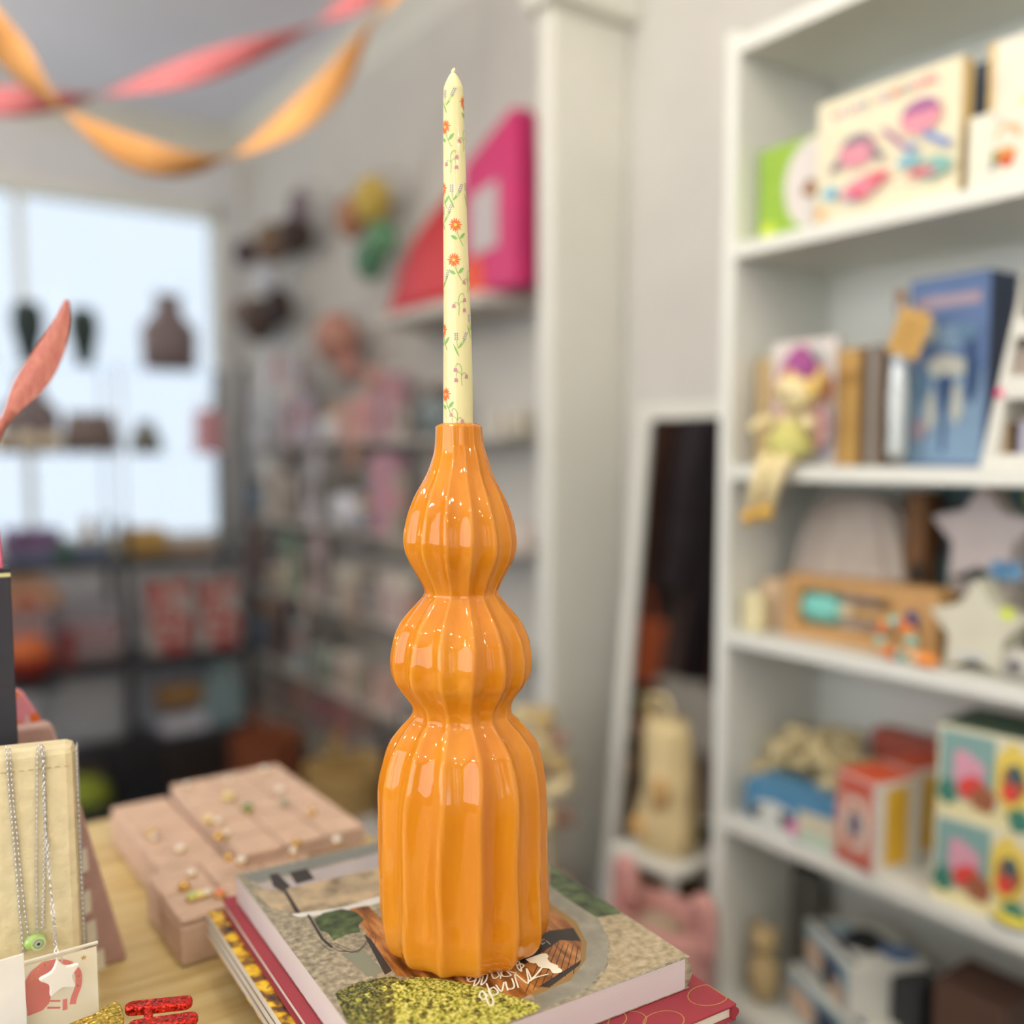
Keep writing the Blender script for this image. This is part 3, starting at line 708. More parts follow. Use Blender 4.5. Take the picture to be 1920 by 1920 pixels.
# greeting card with coral animal
kc = thing('illustrated_card', 'cream card printed with a coral animal and small gold star, in a clear sleeve', 'card', (.1331, .70, TZ), 0)
ckz = onY(.70, 180, 1768).z - TZ
MB().box(-.15, 0, .0006, .0012, 0, ckz - .003).build('card_sheet', pl('ivory_card', 250, 242, 212), kc)
MB().box(-.153, .001, -.0002, .0001, 0, ckz).build('clear_sleeve', mat('clear_film', (255, 255, 255), .05, 0, 5, alpha=.06), kc)
MB().box(-.153, .001, -.0004, .0022, ckz - .0008, ckz + .0004).build('sleeve_fold', mat('film_edge', (222, 218, 200), .15, .05, 20), kc)
def CK(px, py):
    p = onY(.70, px, py); return (p.x - .1331, p.z - TZ)
CORAL = pl('coral_ink', 238, 122, 108)
art = MB()
# the coral body is concave: lay it down as a body fan plus a curling trunk band
bodyA = [CK(*p) for p in [(46, 1842), (58, 1822), (80, 1804), (104, 1799), (108, 1806), (98, 1840), (98, 1862), (92, 1882), (80, 1895), (52, 1906), (48, 1870)]]
art.add([(x, .0004, z) for x, z in bodyA], [tuple(range(len(bodyA)))], 0)
for sgm, wd in (([(98, 1808), (118, 1805), (136, 1812), (147, 1826), (147, 1848), (140, 1868), (137, 1880)], .0042), ([(90, 1877), (112, 1877)], .0014), ([(90, 1890), (112, 1890)], .0014), ([(122, 1876), (122, 1892)], .003)):
    for n_, s in enumerate(stroke([CK(*p) for p in curve2(sgm, 5)], wd)): art.add([(x, .00035 - n_ * 2e-6, z) for x, z in s], [(0, 1, 2, 3)], 0)
for px, py in ((60, 1836), (68, 1834), (56, 1850), (72, 1818), (84, 1810), (130, 1808), (148, 1830), (146, 1848)): art.add([(x, .0002, z) for x, z in disc(*CK(px, py), .0007, 6)], [tuple(range(6))], 1)
sx, sz = CK(157, 1796); art.add([(x, .0003, z) for x, z in star(sx, sz, .0022, .0009)], [tuple(range(10))], 1)
art.build('coral_animal_print', [CORAL, GOLD], kc)
t = MB().box(-.09, 0, 0, .0012, 0, onY(.69, 30, 1792).z - TZ).build('blank_card', pl('white_card', 238, 236, 230), None, loc=(onY(.69, 47, 1850).x, .6895, TZ), rot=(0, 0, rad(2)))
tag(t, 'plain white card leaning in front of the coral animal card', 'card')
# mauve stepped easel behind
MAUVE = mat('mauve_velvet', (186, 152, 142), .95, .08, 60, bump=.2)
es = thing('earring_easel', 'dusty mauve velvet earring easel behind the cream stand', 'stand', (.1895, .862, TZ), 0)
MB().prism([(0, 0), (-.036, .16), (-.053, .224), (-.19, .224), (-.19, 0)], 0, .02, plane='xz').build('easel_board', MAUVE, es, bevel=.003)
MB().prism([(.02, .2), (.02, .0), (.1, 0)], -.15, -.145, plane='yz').build('easel_strut', MAUVE, es)
for k, (px, py) in enumerate(((156, 1612), (162, 1690), (172, 1745), (188, 1800))):
    p = onY(.8608, px, py)
    e = MB().prism([(-.004, -.012), (.004, -.01), (.003, .01), (-.005, .008)], -.0012, 0, plane='xz').build('earring_card', CREAM, None, loc=p)
    tag(e, ['topmost small white earring card on the mauve easel', 'second small white earring card down the mauve easel edge', 'third small white earring card on the mauve easel edge', 'lowest small white earring card on the mauve easel'][k], 'earring card', 'earring cards on the mauve easel')
# black box, pink carton on it, patterned pouch
bx_ = onY(.82, 26, 1230).x; bz = onY(.82, 20, 1066).z
bk = thing('black_display_box', 'tall matt black box at the left edge behind the cream stand', 'box', (bx_ - .05, .82, TZ), rad(-3))
MB().box(-.05, .05, 0, .032, 0, bz - TZ - .006).build('box_body', mat('matt_black_card', (52, 52, 60), .6, .06, 60), bk, bevel=.001)
MB().box(-.05, .05, 0, .032, bz - TZ - .006, bz - TZ - .003).build('gilt_edge', pl('pale_gilt', 214, 208, 150), bk)
MB().box(-.05, .05, 0, .032, bz - TZ - .003, bz - TZ).build('lid', mat('matt_black_lid', (40, 38, 46), .6, .06, 60), bk)
t = MB().prism([(0, 0), (-.004, .095), (-.08, .095), (-.08, 0)], 0, .026, plane='xz').build('pink_carton', mat('pink_carton', (226, 110, 140), .5, .05, 20), None, bevel=.001, loc=(onY(.822, 6, 1060).x, .822, bz))
tag(t, 'bright pink carton standing on the black box', 'carton')
pz = onY(.90, 40, 1292)
t = thing('patterned_pouch', 'pink and orange patterned pouch peeking from behind the black box', 'pouch', (onY(.90, 52, 1380).x, .90, TZ))
hh = pz.z - TZ
ppoly = [(-.07, 0), (.022, 0), (.018, hh - .046), (.009, hh - .024), (-.001, hh - .005), (-.01, hh), (-.07, hh)]
MB().prism(ppoly, 0, .02, plane='xz').build('pouch_body', mat('pink_cotton', (232, 150, 160), .85, .08, 40, bump=.1), t, bevel=.002)
q = MB(); q.flat([(blobp(-.008, hh - .036, .004, .009, 3), 0), (blobp(.006, hh - .028, .0045, .006, 4), 1), (blobp(-.009, hh - .004, .004, .003, 5), 0), (blobp(0, hh - .03, .0025, .006, 6), 2), (blobp(.008, hh - .042, .006, .005, 7), 2)], 0)
q.build('pattern_print', [pl('pattern_orange', 238, 140, 60), pl('pattern_deep_orange', 240, 120, 50), pl('pattern_blush', 244, 196, 190)], t)
# dyed palm spear
LEAFM = ramp_mat('dyed_palm', [(.3, (160, 84, 80)), (.55, (190, 116, 98)), (.75, (200, 140, 114))], 'noise', 14, .7, .2, (40, 40, 4))
lp = thing('dried_palm_spear', 'dusty pink dried palm spear leaning at the left edge of the photo', 'dried plant', onY(.90, -60, 1000))
o_ = lp.location.copy()
cl = [onY(.90, *p) - o_ for p in ((126, 560), (117, 600), (92, 655), (62, 705), (38, 738), (20, 770), (0, 802), (-40, 900))]
wd = [.002, .007, .0125, .014, .0115, .005, .004, .0035]
m = MB(); n = len(cl); vs = []
for i, c in enumerate(cl):
    tdir = (cl[min(i + 1, n - 1)] - cl[max(i - 1, 0)]).normalized(); nn = tdir.cross(Vector((HV.x, HV.y, 0))).normalized()
    for s in (-1, -.5, 0, .5, 1):
        vs.append(c + nn * (wd[i] * s) + HV * (.006 * abs(s) * wd[i] / .0155 + (.0012 if s in (-.5, .5) else 0)))
m.add(vs, [(i * 5 + j, i * 5 + j + 1, i * 5 + j + 6, i * 5 + j + 5) for i in range(n - 2) for j in range(4)])
sp = m.build('leaf_blade', LEAFM, lp, smooth=True)
so = sp.modifiers.new('thickness', 'SOLIDIFY'); so.thickness = .0016
ss = sp.modifiers.new('smooth', 'SUBSURF'); ss.levels = 2; ss.render_levels = 2
MB().tube([cl[-3] * 1.0, cl[-2], cl[-1], Vector((-.01, .0, -.1)), Vector((-.02, 0, TZ - o_.z))], [.004, .0038, .0035, .003, .003], 8).build('stem', LEAFM, lp, smooth=True)
# glitter hair clip
CZ = .852
gc = onZ(CZ + .012, 250, 1900)
gt = thing('glitter_hair_clip', 'red and gold glitter hair clip beside the coral animal card', 'hair clip', (gc.x, gc.y, CZ))
RG = glitter('red_glitter', (150, 10, 8), (250, 70, 50)); GG = glitter('gold_glitter', (150, 120, 20), (255, 226, 110))
def GP(px, py): 
    p = onZ(CZ + .012, px, py) - gc; return (p.x, p.y)
def capsule2(p0, p1, r):
    (x0, y0), (x1, y1) = p0, p1; an = math.atan2(y1 - y0, x1 - x0)
    return [(x1 + r * math.cos(an - PI / 2 + PI * k / 8), y1 + r * math.sin(an - PI / 2 + PI * k / 8)) for k in range(9)] + [(x0 + r * math.cos(an + PI / 2 + PI * k / 8), y0 + r * math.sin(an + PI / 2 + PI * k / 8)) for k in range(9)]
z0, z1 = .006, .012
rc = MB().prism(capsule2(GP(250, 1883), GP(345, 1873), .0058), z0, z1, plane='xy').prism(capsule2(GP(256, 1918), GP(355, 1904), .0058), z0, z1, plane='xy').prism(capsule2(GP(277, 1884), GP(279, 1915), .003), z0, z1 - .0008, plane='xy')
rc.build('red_glitter_bow', RG, gt, bevel=.0015)
gb = [GP(*p) for p in curve2([(232, 1902), (226, 1884), (212, 1880), (200, 1886), (176, 1902), (150, 1912), (120, 1925), (60, 1960), (60, 1990), (150, 1970), (200, 1950), (225, 1930), (232, 1915)], 3)]
MB().prism(gb, .004, .013, plane='xy').build('gold_glitter_body', GG, gt, bevel=.0025)
MB().box(-.075, -.01, -.03, -.022, 0, .004).build('clip_spring', SILVER, gt)
tag(MB().box(.03, .112, .585, .655, TZ, CZ).build('riser_block', CREAM, None, bevel=.003), 'small cream riser block under the glitter clip, below the picture edge', 'riser')

# ================================================================== bookcase on the right
BX, BY1, BY0 = 1.25, 1.139, .34
SH = [1.607, 1.2345, .947, .614, .27]
bc = thing('bookcase', 'tall white open bookcase filled with toys and books', 'bookcase', (BX, BY1, 0))
WB = mat('white_melamine', (230, 230, 220), .4, .015, 6)
BD = .262
MB().box(0, BD, -.026, 0, 0, 1.955).build('side_panel', WB, bc, bevel=.004)
MB().box(0, BD, BY0 - BY1, BY0 - BY1 + .026, 0, 1.955).build('side_panel', WB, bc, bevel=.003)
MB().box(BD, BD + .008, BY0 - BY1, 0, .05, 1.94).build('back_panel', WB, bc)
MB().box(.0, BD, BY0 - BY1 + .026, -.026, 1.915, 1.94).build('top_board', WB, bc, bevel=.002)
for z in SH: MB().box(.0, BD, BY0 - BY1 + .026, -.026, z - .025, z - .0006).build('shelf', WB, bc, bevel=.002)
MB().box(.02, .04, BY0 - BY1 + .026, -.026, 0, .07).build('plinth', WB, bc)

def place(px0, px1, pyt, d, s):
    """span on the upright plane at depth d into the bookcase: centre Y, width, height above shelf s"""
    X = BX + d; m_ = (px0 + px1) / 2
    y0, y1 = onX(X, px0, 900).y, onX(X, px1, 900).y
    return X, (y0 + y1) / 2, y0 - y1, onX(X, m_, pyt).z - SH[s]
def boxy(name, label, cat, px0, px1, pyt, d, s, th, m, art=(), arts=(), side=None, rot=0.0, group=None, part='box_body', zoff=0.0, h=None, bev=.0012, pr='front_print'):
    X, yc, wd, hh = place(px0, px1, pyt, d, s)
    if h: hh = h
    t = thing(name, label, cat, (X, yc, SH[s] + zoff), -PI / 2 + rot, group)
    MB().box(-wd / 2, wd / 2, 0, th, 0, hh).build(part, m, t, bevel=bev)
    if side: MB().box(wd / 2 - .0005, wd / 2 + .0006, .002, th - .002, .002, hh - .002).build('side_print', side, t)
    if len(art) <= 2:
        for p, mi in art: MB().flat([([(-wd / 2 + u * wd, v * hh) for u, v in p], mi)], 0).build(pr, list(arts), t)
    elif art: MB().flat([([(-wd / 2 + u * wd, v * hh) for u, v in p], mi) for p, mi in art], 0).build(pr, list(arts), t)
    return t, wd, hh
def spine_book(name, label, px0, px1, pyt, d, s, depth, m, group=None, band=None):
    """upright book with its spine to the room"""
    X, yc, wd, hh = place(px0, px1, pyt, d, s)
    t = thing(name, label, 'book', (X, yc, SH[s]), -PI / 2, group)
    MB().box(-wd / 2, -wd / 2 + .0018, 0, depth, 0, hh).box(wd / 2 - .0018, wd / 2, 0, depth, 0, hh).box(-wd / 2, wd / 2, 0, .0022, 0, hh).build('cover', m, t, bevel=.0006)
    MB().box(-wd / 2 + .0018, wd / 2 - .0018, .0022, depth - .004, .003, hh - .004).build('page_block', PAGE, t)
    if band: MB().box(-wd / 2 + .002, wd / 2 - .002, -.0005, .0002, hh * .7, hh * .8).build('spine_print', band, t)
    return t
# --- top bay
boxy('green_picture_book', 'lime green picture book with a white circle, leftmost on the top shelf', 'book', 1410, 1512, 272, .045, 0, .014, pl('lime_cover', 150, 186, 66),
     [(disc(1.0, .52, .52, 24, .46, PI / 2 - .15, 3 * PI / 2 + .0), 0), (blobp(.93, .46, .12, .1, 2), 1), (disc(.2, .12, .13, 14, .09), 2)], [pl('pale_lilac_print', 222, 214, 208), pl('brown_print', 150, 104, 72), pl('acid_yellow', 216, 232, 70)], part='cover')
Cc = [pl('print_pink', 232, 150, 164), pl('print_purple', 168, 104, 150), pl('print_grey_mauve', 140, 124, 136), pl('print_sky', 130, 190, 210), pl('print_rose', 226, 96, 116), pl('print_peach', 240, 180, 110), pl('print_teal2', 130, 186, 176), pl('print_red2', 224, 104, 84), pl('print_blue2', 130, 150, 200)]
A = []
for k, c in enumerate([0, 4, 3, 7, 8, 2, None, 0, 8, 7, 4, 6, 0, 0, 4, 0]):
    if c is not None: A.append((blobp(.13 + k * .047, .865 + .002 * k, .017, .032, k, 8), c))
A += [(blobp(.32, .52, .14, .12, 21, 16, .06), 0), (disc(.32, .55, .13, 12, .11, .2, PI - .2), 2), (stroke([(.2, .5), (.14, .42), (.16, .34)], .05)[0], 2), (stroke([(.42, .52), (.5, .42)], .05)[0], 2),
      (blobp(.76, .63, .13, .11, 22, 16, .06), 0), (disc(.76, .65, .13, 12, .12, .1, PI - .1), 1), (stroke([(.52, .62), (.66, .45)], .035)[0], 1), (blobp(.7, .43, .045, .03, 23), 8), (stroke([(.8, .5), (.95, .38)], .05)[0], 8),
      (blobp(.14, .24, .06, .05, 24), 3), (blobp(.36, .22, .13, .08, 25), 0), (blobp(.35, .19, .05, .05, 26), 4), (blobp(.48, .27, .08, .05, 27), 4), (blobp(.7, .33, .1, .04, 28), 3), (blobp(.86, .23, .12, .07, 29), 6), (blobp(.79, .22, .1, .03, 30), 4), (blobp(.07, .09, .05, .035, 31), 5), (blobp(.3, .14, .06, .012, 32), 8)]
boxy('cream_game_box', 'large cream game box with two pink-cheeked figures, on the top shelf', 'box', 1516, 1774, 158, .02, 0, .03, pl('game_cream', 234, 224, 192), A, Cc, side=pl('tan_side', 206, 176, 116))
boxy('dark_game_box', 'narrow dark slate box standing behind the cream game box', 'box', 1793, 1820, 128, .075, 0, .05, pl('slate_card', 66, 76, 92))
boxy('flower_box', 'pale box with a yellow flower and tan edge at the right of the top shelf', 'box', 1822, 1964, 70, .075, 0, .06, pl('flower_box_card', 236, 230, 212), [(rect(0, .09, 0, 1), 0), (blobp(.53, .53, .13, .06, 41), 1), (blobp(.62, .58, .07, .05, 42), 2), (blobp(.48, .48, .1, .03, 43), 3), (blobp(.6, .72, .03, .02, 44), 4)],
     [pl('tan_edge', 226, 194, 132), pl('flower_yellow', 240, 200, 90), pl('flower_orange', 240, 170, 90), CREAM, pl('flower_mint', 160, 200, 190)])
boxy('treat_box', 'small cream box with a red and orange sundae picture, front right of the top shelf', 'box', 1790, 1912, 212, .022, 0, .05, pl('treat_card', 232, 228, 208), [(disc(.6, .62, .2, 16, .18, -.2, PI + .2), 0), (blobp(.58, .6, .14, .11, 51), 1), (blobp(.55, .4, .16, .09, 52), 2), (blobp(.6, .3, .12, .08, 53), 3), (blobp(.42, .38, .05, .08, 54), 4), (blobp(.4, .25, .06, .05, 55), 5), (blobp(.45, .88, .05, .05, 56), 6)],
     [pl('cone_tan', 220, 184, 140), CREAM, pl('sundae_orange', 220, 150, 70), pl('sundae_red', 204, 84, 52), pl('sundae_green', 110, 130, 60), pl('sundae_grey', 150, 150, 160), pl('sundae_dot', 200, 196, 184)], side=pl('treat_side', 204, 180, 120))
# --- second bay
spine_book('tan_book', 'tan book leaning by the side panel behind the doll', 1414, 1440, 672, .05, 1, .11, pl('tan_cover', 196, 168, 118))
boxy('arch_picture_book', 'pale picture book with a pink arch standing behind the doll', 'book', 1441, 1561, 638, .055, 1, .016, pl('arch_cover', 226, 218, 210), [(disc(.48, .5, .46, 20, .48, 0, PI), 0), (disc(.48, .45, .34, 20, .4, 0, PI), 1), (rect(.62, .9, .06, .5), 2), (blobp(.9, .6, .08, .1, 61), 3), (blobp(.72, .86, .1, .06, 62), 4), (blobp(.9, .26, .1, .2, 63), 5)],
     [pl('arch_pink', 228, 196, 190), pl('arch_cream', 230, 224, 214), pl('arch_white', 222, 222, 224), pl('arch_coral', 220, 140, 100), pl('arch_mint', 190, 206, 200), pl('arch_lilac', 180, 182, 206)], part='cover')
spine_book('ochre_book', 'thick ochre book spine right of the arch picture book', 1565, 1607, 654, .06, 1, .14, pl('ochre_cover', 190, 150, 84), band=pl('ochre_band', 160, 120, 62))
spine_book('brown_book', 'dark brown thin book spine beside the ochre book', 1608, 1621, 652, .06, 1, .13, pl('dark_brown_cover', 104, 80, 54))
spine_book('grey_book', 'grey book spine between two dark brown ones', 1622, 1638, 648, .06, 1, .13, pl('grey_cover', 158, 150, 140))
spine_book('umber_book', 'umber book spine next to the glass bottle', 1639, 1656, 656, .06, 1, .13, pl('umber_cover', 110, 88, 68))
B1 = [pl('tale_light', 128, 156, 182), pl('tale_navy', 52, 78, 116), pl('tale_cream', 190, 190, 176), pl('tale_pink', 170, 150, 160), pl('tale_mid', 100, 132, 160)]
boxy('blue_story_box', 'tall blue illustrated story box in the middle of the second shelf', 'box', 1694, 1842, 518, .07, 1, .075, pl('story_blue', 94, 118, 160), [(rect(.03, .97, .02, .5), 0), (rect(.1, .9, .84, .9), 3), (blobp(.5, .68, .2, .07, 71), 0), (blobp(.5, .52, .3, .06, 72), 2), ([(.38, .45), (.5, .2), (.62, .45), (.5, .5)], 1), (rect(.47, .53, .08, .25), 1), (blobp(.22, .45, .1, .1, 73), 4), (blobp(.82, .5, .09, .16, 74), 1), (blobp(.66, .33, .07, .1, 75), 2), (blobp(.34, .3, .06, .12, 76), 2), (blobp(.2, .2, .1, .06, 77), 3), (blobp(.76, .7, .12, .05, 78), 4), (blobp(.3, .72, .1, .06, 79), 2)], B1, side=pl('story_side', 54, 66, 92))
boxy('salmon_book', 'salmon pink book between the blue story box and the white house', 'book', 1846, 1905, 598, .15, 1, .02, pl('salmon_cover', 206, 160, 140), [(blobp(.45, .75, .16, .1, 81), 0), (blobp(.4, .6, .2, .05, 82), 1), (blobp(.55, .45, .14, .12, 83), 2)], [CREAM, pl('salmon_grey', 140, 130, 140), pl('salmon_rust', 190, 120, 96)], part='cover')
# glass bottle with cork and kraft tag
X, yc, wd, hh = place(1655, 1702, 548, .03, 1)
bt = thing('glass_bottle', 'small glass bottle with cork and a tilted kraft tag', 'bottle', (X, yc, SH[1]), -PI / 2)
r = wd / 2 * .95
MB().lathe([(r * .95, 0), (r, .006), (r, hh * .62), (r * .9, hh * .7), (r * .5, hh * .8), (r * .46, hh * .92), (r * .54, hh * .94), (r * .54, hh * .955), (r * .36, hh * .955), (r * .36, hh * .82), (r * .8, hh * .69), (r * .9, hh * .6), (r * .9, .008), (.001, .007)], 24).build('bottle_body', pane_mat('bottle_glass', (.95, .97, .965), .12), bt, smooth=True)
MB().lathe([(r * .36, hh * .88), (r * .42, hh)], 16).build('cork', mat('cork', (150, 110, 74), .9, .25, 120), bt)
MB().lathe([(r * .3, .012), (r * .7, .02), (r * .62, hh * .2), (r * .72, hh * .4), (r * .5, hh * .58)], 16).build('highlight_scroll', mat('white_highlight_scroll', (246, 244, 242), .6), bt, smooth=True)  # paper roll kept white to stand in for the bottle's bright highlight
MB().tube([(0, -r * .5, hh * .8), (.01, -r * .9, hh * .83), (.02, -r * 1.05, hh * .86)], .0008, 6).build('string', pl('twine', 190, 160, 110), bt)
tg = MB().box(-.001, .05, 0, .0012, -.066, 0).build('kraft_tag', mat('kraft_card', (202, 160, 88), .8, .08, 90), bt, loc=(.016, -r * 1.12, hh * .90), rot=(0, rad(20), 0))
q = MB()
for k in range(5): q.box(.008, .042 - .006 * (k % 2), -.0004, 0, -.018 - .009 * k, -.0155 - .009 * k)
q.build('tag_print', pl('tag_ink', 150, 112, 60), tg)
# white house-shaped frame
X, yc, wd, hh = place(1835, 1990, 480, .012, 1)
ht = thing('white_house_frame', 'white wooden A-shaped display house at the right end of the second shelf', 'display house', (X, yc, SH[1]), -PI / 2)
tw = .016
for sgn in (-1, 1):
    MB().prism([(sgn * wd / 2, 0), (sgn * (wd / 2 - tw * 1.3), 0), (sgn * .004, hh - .02), (0, hh + .012)], 0, .07, plane='xz').build('sloping_side', WHITE, ht, bevel=.001)
for f, th in ((0, .018), (.33, .03), (.62, .024)):
    ww = wd / 2 * (1 - f) - .008
    MB().box(-ww, ww, .001, .069, hh * f, hh * f + th).build('house_floor', WHITE, ht)
MB().prism([(-wd / 2 + .01, .004), (wd / 2 - .01, .004), (0, hh - .01)], .06, .064, plane='xz').build('house_back', pl('house_back_print', 196, 176, 158), ht)
MB().ell((-wd * .28, -.002, hh * .36), .006, .003, .006, n=10).build('pink_button', pl('hot_pink', 240, 40, 120), ht)
for k, (u, v, c) in enumerate(((-.18, .06, (170, 140, 104)), (-.1, .06, (190, 186, 200)), (-.05, .4, (176, 158, 146)))):
    MB().box(wd * u - .012, wd * u + .012, .015, .03, hh * v, hh * v + .045).build('tiny_figure_block', pl('house_block_%d' % k, *c), ht, bevel=.002)
# sitting doll, legs over the edge
X, yc = BX - .004, onX(BX, 1478, 850).y
k_ = onX(BX, 1478, 800).z - onX(BX, 1478, 801).z       # metres per pixel here
dl = thing('fairy_doll', 'cream cloth fairy doll with purple cap and green skirt, legs hanging over the shelf edge', 'doll', (X, yc, SH[1]), -PI / 2)
def DZ(py): return onX(BX, 1478, py).z - SH[1]
def DX(px): return (px - 1478) * k_ * 1.05
SKIN = mat('doll_cloth', (238, 220, 168), .9, .05, 60, bump=.1)
MB().lathe([(.012, DZ(862)), (.03, DZ(850)), (.034, DZ(835)), (.026, DZ(805)), (.016, DZ(785)), (.014, DZ(775))], 18, sy=.7, c=(DX(1472), .012)).build('bodice', SKIN, dl, smooth=True)
MB().lathe([(.034, DZ(858)), (.042, DZ(840)), (.036, DZ(815)), (.018, DZ(792))], 18, sy=.75, c=(DX(1478), .006)).build('skirt', mat('doll_skirt', (206, 200, 120), .85, .1, 40), dl, smooth=True)
MB().ell((DX(1492), .006, DZ(735)), .035, .032, .034, n=18).build('head', SKIN, dl, smooth=True)
hair = MB()
for i in range(22):
    aa = 2 * PI * i / 22
    hair.ell((DX(1492) + .033 * math.cos(aa), .012 + .02 * math.sin(aa), DZ(722) + .012 * math.sin(aa * 3)), .012, .012, .015, n=8)
hair.build('curly_hair', mat('doll_hair', (226, 190, 110), .9, .15, 60, bump=.3), dl, smooth=True)
MB().lathe([(.036, DZ(712)), (.034, DZ(700)), (.026, DZ(675)), (.012, DZ(655)), (.002, DZ(648))], 16, c=(DX(1492), .012), sy=.85).build('purple_cap', mat('doll_cap', (162, 84, 140), .85, .1, 50), dl, smooth=True)
for px in ((1445, 1420, 1412), (1512, 1530, 1536)):
    MB().tube([(DX(1478) + (px[0] - 1478) * k_ * .9, .008, DZ(788)), (DX(px[1]), -.008, DZ(790)), (DX(px[2]), -.016, DZ(806))], [.010, .009, .010], 10).build('arm', SKIN, dl, smooth=True)
for x0, x1, yb in ((1452, 1434, 960), (1488, 1470, 950)):
    MB().tube([(DX(x0), .004, DZ(856)), (DX(x0), -.022, DZ(866)), (DX(x0) - .002, -.032, DZ(885)), (DX(x1), -.034, DZ(yb))], [.013, .0135, .0125, .010], 12).build('leg', SKIN, dl, smooth=True)
    MB().ell((DX(x1), -.04, DZ(yb + 10)), .012, .016, .013, n=12).build('shoe', mat('doll_shoe', (226, 180, 80), .7, .08, 40), dl, smooth=True)
MB().ell((DX(1484), -.028, DZ(740)), .004, .003, .004, n=8).ell((DX(1502), -.028, DZ(740)), .004, .003, .004, n=8).build('eyes', pl('doll_eye', 120, 96, 70), dl, smooth=True)
for sgn in (-1, 1): MB().ell((DX(1478) + sgn * .034, .03, DZ(800)), .022, .004, .04, n=12).build('wing', pl('doll_wing', 216, 166, 160), dl, smooth=True)
# --- third bay
X, yc, wd, hh = place(1462, 1702, 925, .10, 2)
ds = thing('ribbed_fabric_basket', 'pale grey ribbed fabric dome standing behind the kraft toy box', 'basket', (X + .05, yc, SH[2]), -PI / 2)
m = MB(); vs = []; n = 60
for i in range(10):
    t_ = i / 9 * PI / 2
    for k in range(n):
        aa = 2 * PI * k / n; rr = 1 + .05 * math.cos(aa * 15)
        vs.append((wd / 2 * rr * math.cos(t_) ** .6 * math.cos(aa), .075 * rr * math.cos(t_) ** .6 * math.sin(aa), hh * math.sin(t_)))
m.add(vs, [(i * n + k, i * n + (k + 1) % n, i * n + n + (k + 1) % n, i * n + n + k) for i in range(9) for k in range(n)])
m.build('ribbed_cover', mat('grey_linen', (182, 170, 158), .9, .06, 50, bump=.1), ds, smooth=True)
MB().lathe([(wd / 2 * 1.01, 0), (wd / 2 * 1.04, .006), (wd / 2 * 1.04, .02), (wd / 2, .024)], 40, sy=.075 / (wd / 2)).build('rim', mat('linen_rim', (196, 176, 140), .9, .08, 60), ds, smooth=True)
boxy('brown_wood_plank_toy', 'upright dark brown wooden toy post between dome and star', 'toy', 1700, 1738, 922, .13, 2, .04, mat('walnut', (116, 80, 46), .6, .15, 20, stretch=(1, 1, 8)), [(disc(.7, .44, .42, 14, .12), 0)], [pl('knot_dark', 46, 34, 26)], part='post')
def starbox(name, label, px, py, rp, d, m, s, arts):
    X = BX + d; p = onX(X, px, py); R_ = (onX(X, px, py - rp).z - p.z)
    t = thing(name, label, 'box', (X, p.y, p.z - R_ * .81 if s is None else SH[s]), -PI / 2)
    zc = R_ * .81 if s is None else p.z - SH[s]
    MB().prism(star(0, zc, R_, R_ * .56), 0, .05, plane='xz').build('star_body', m, t, bevel=.003)
    for i_, (q, mi) in enumerate(arts[0]): MB().flat([([(x * R_, zc + z * R_) for x, z in q], mi)], -.0003 * i_).build('label_print', arts[1], t)
    return t
starbox('star_box', 'large pale grey star-shaped box, upper one of two', 1838, 1005, 106, .13, pl('star_grey', 204, 192, 188), None, ([(rect(.2, .75, -.72, -.42), 0), (blobp(.45, -.5, .2, .08, 91), 1)], [pl('label_blue', 108, 160, 196), pl('label_blue_dark', 84, 130, 176)]))
sb_ = [o for o in col.objects if o.name.startswith('star_box')][0]
tag(MB().box(-.05, .05, .002, .05, 0, sb_.location.z - SH[2] - .001).build('plain_carton', pl('plain_carton', 170, 160, 150), None, bevel=.002, loc=(sb_.location.x, sb_.location.y, SH[2]), rot=(0, 0, -PI / 2)), 'plain dull carton carrying the upper grey star box', 'box')
starbox('star_box', 'cream star-shaped box at the shelf front, lower one of two', 1826, 1182, 98, .035, pl('star_cream', 212, 208, 186), 2, ([(disc(.62, .4, .13, 12), 0), (blobp(-.1, -.5, .4, .05, 92), 1)], [pl('acid_dot', 214, 226, 70), pl('star_print_pale', 196, 200, 200)]))
boxy('teal_card_box', 'dark teal box standing behind the grey star', 'box', 1760, 1960, 915, .20, 2, .03, pl('teal_card', 84, 122, 124), [(rect(0, .5, .55, .95), 0), (disc(.93, .95, .1, 10, .06), 1)], [pl('teal_card_dark', 74, 82, 84), pl('sun_yellow', 232, 206, 80)])
# kraft toy box with window
X, yc, wd, hh = place(1478, 1768, 1092, .052, 2)
kt = thing('kraft_toy_box', 'kraft cardboard toy box with open window showing a turquoise bottle toy', 'box', (X, yc, SH[2]), -PI / 2)
KR = mat('kraft_board', (196, 152, 98), .8, .06, 60)
fw_ = .028
wx_ = wd / 2 - .075
kb = MB().box(-wd / 2, wd / 2, .045, .05, 0, hh).box(-wd / 2, -wd / 2 + fw_, 0, .045, 0, hh).box(wx_, wd / 2, 0, .045, 0, hh).box(-wd / 2 + fw_, wx_, 0, .045, 0, fw_ * .8).box(-wd / 2 + fw_, wx_, 0, .045, hh - fw_ * .8, hh)
kb.build('box_body', KR, kt)
zc = hh * .5
MB().lathe([(.022, 0), (.025, .004), (.025, .05), (.016, .062), (.012, .064)], 20).build('turquoise_bottle', mat('turquoise_plastic', (128, 208, 194), .4, .05, 20), kt, smooth=True, loc=(-wd / 2 + fw_ + .006, .022, zc), rot=(0, PI / 2, 0))
MB().ell((-wd / 2 + fw_ + .08, .018, zc), .013, .013, .013, n=14).build('wooden_ball', mat('pale_wood', (222, 204, 168), .5, .06, 30), kt, smooth=True)
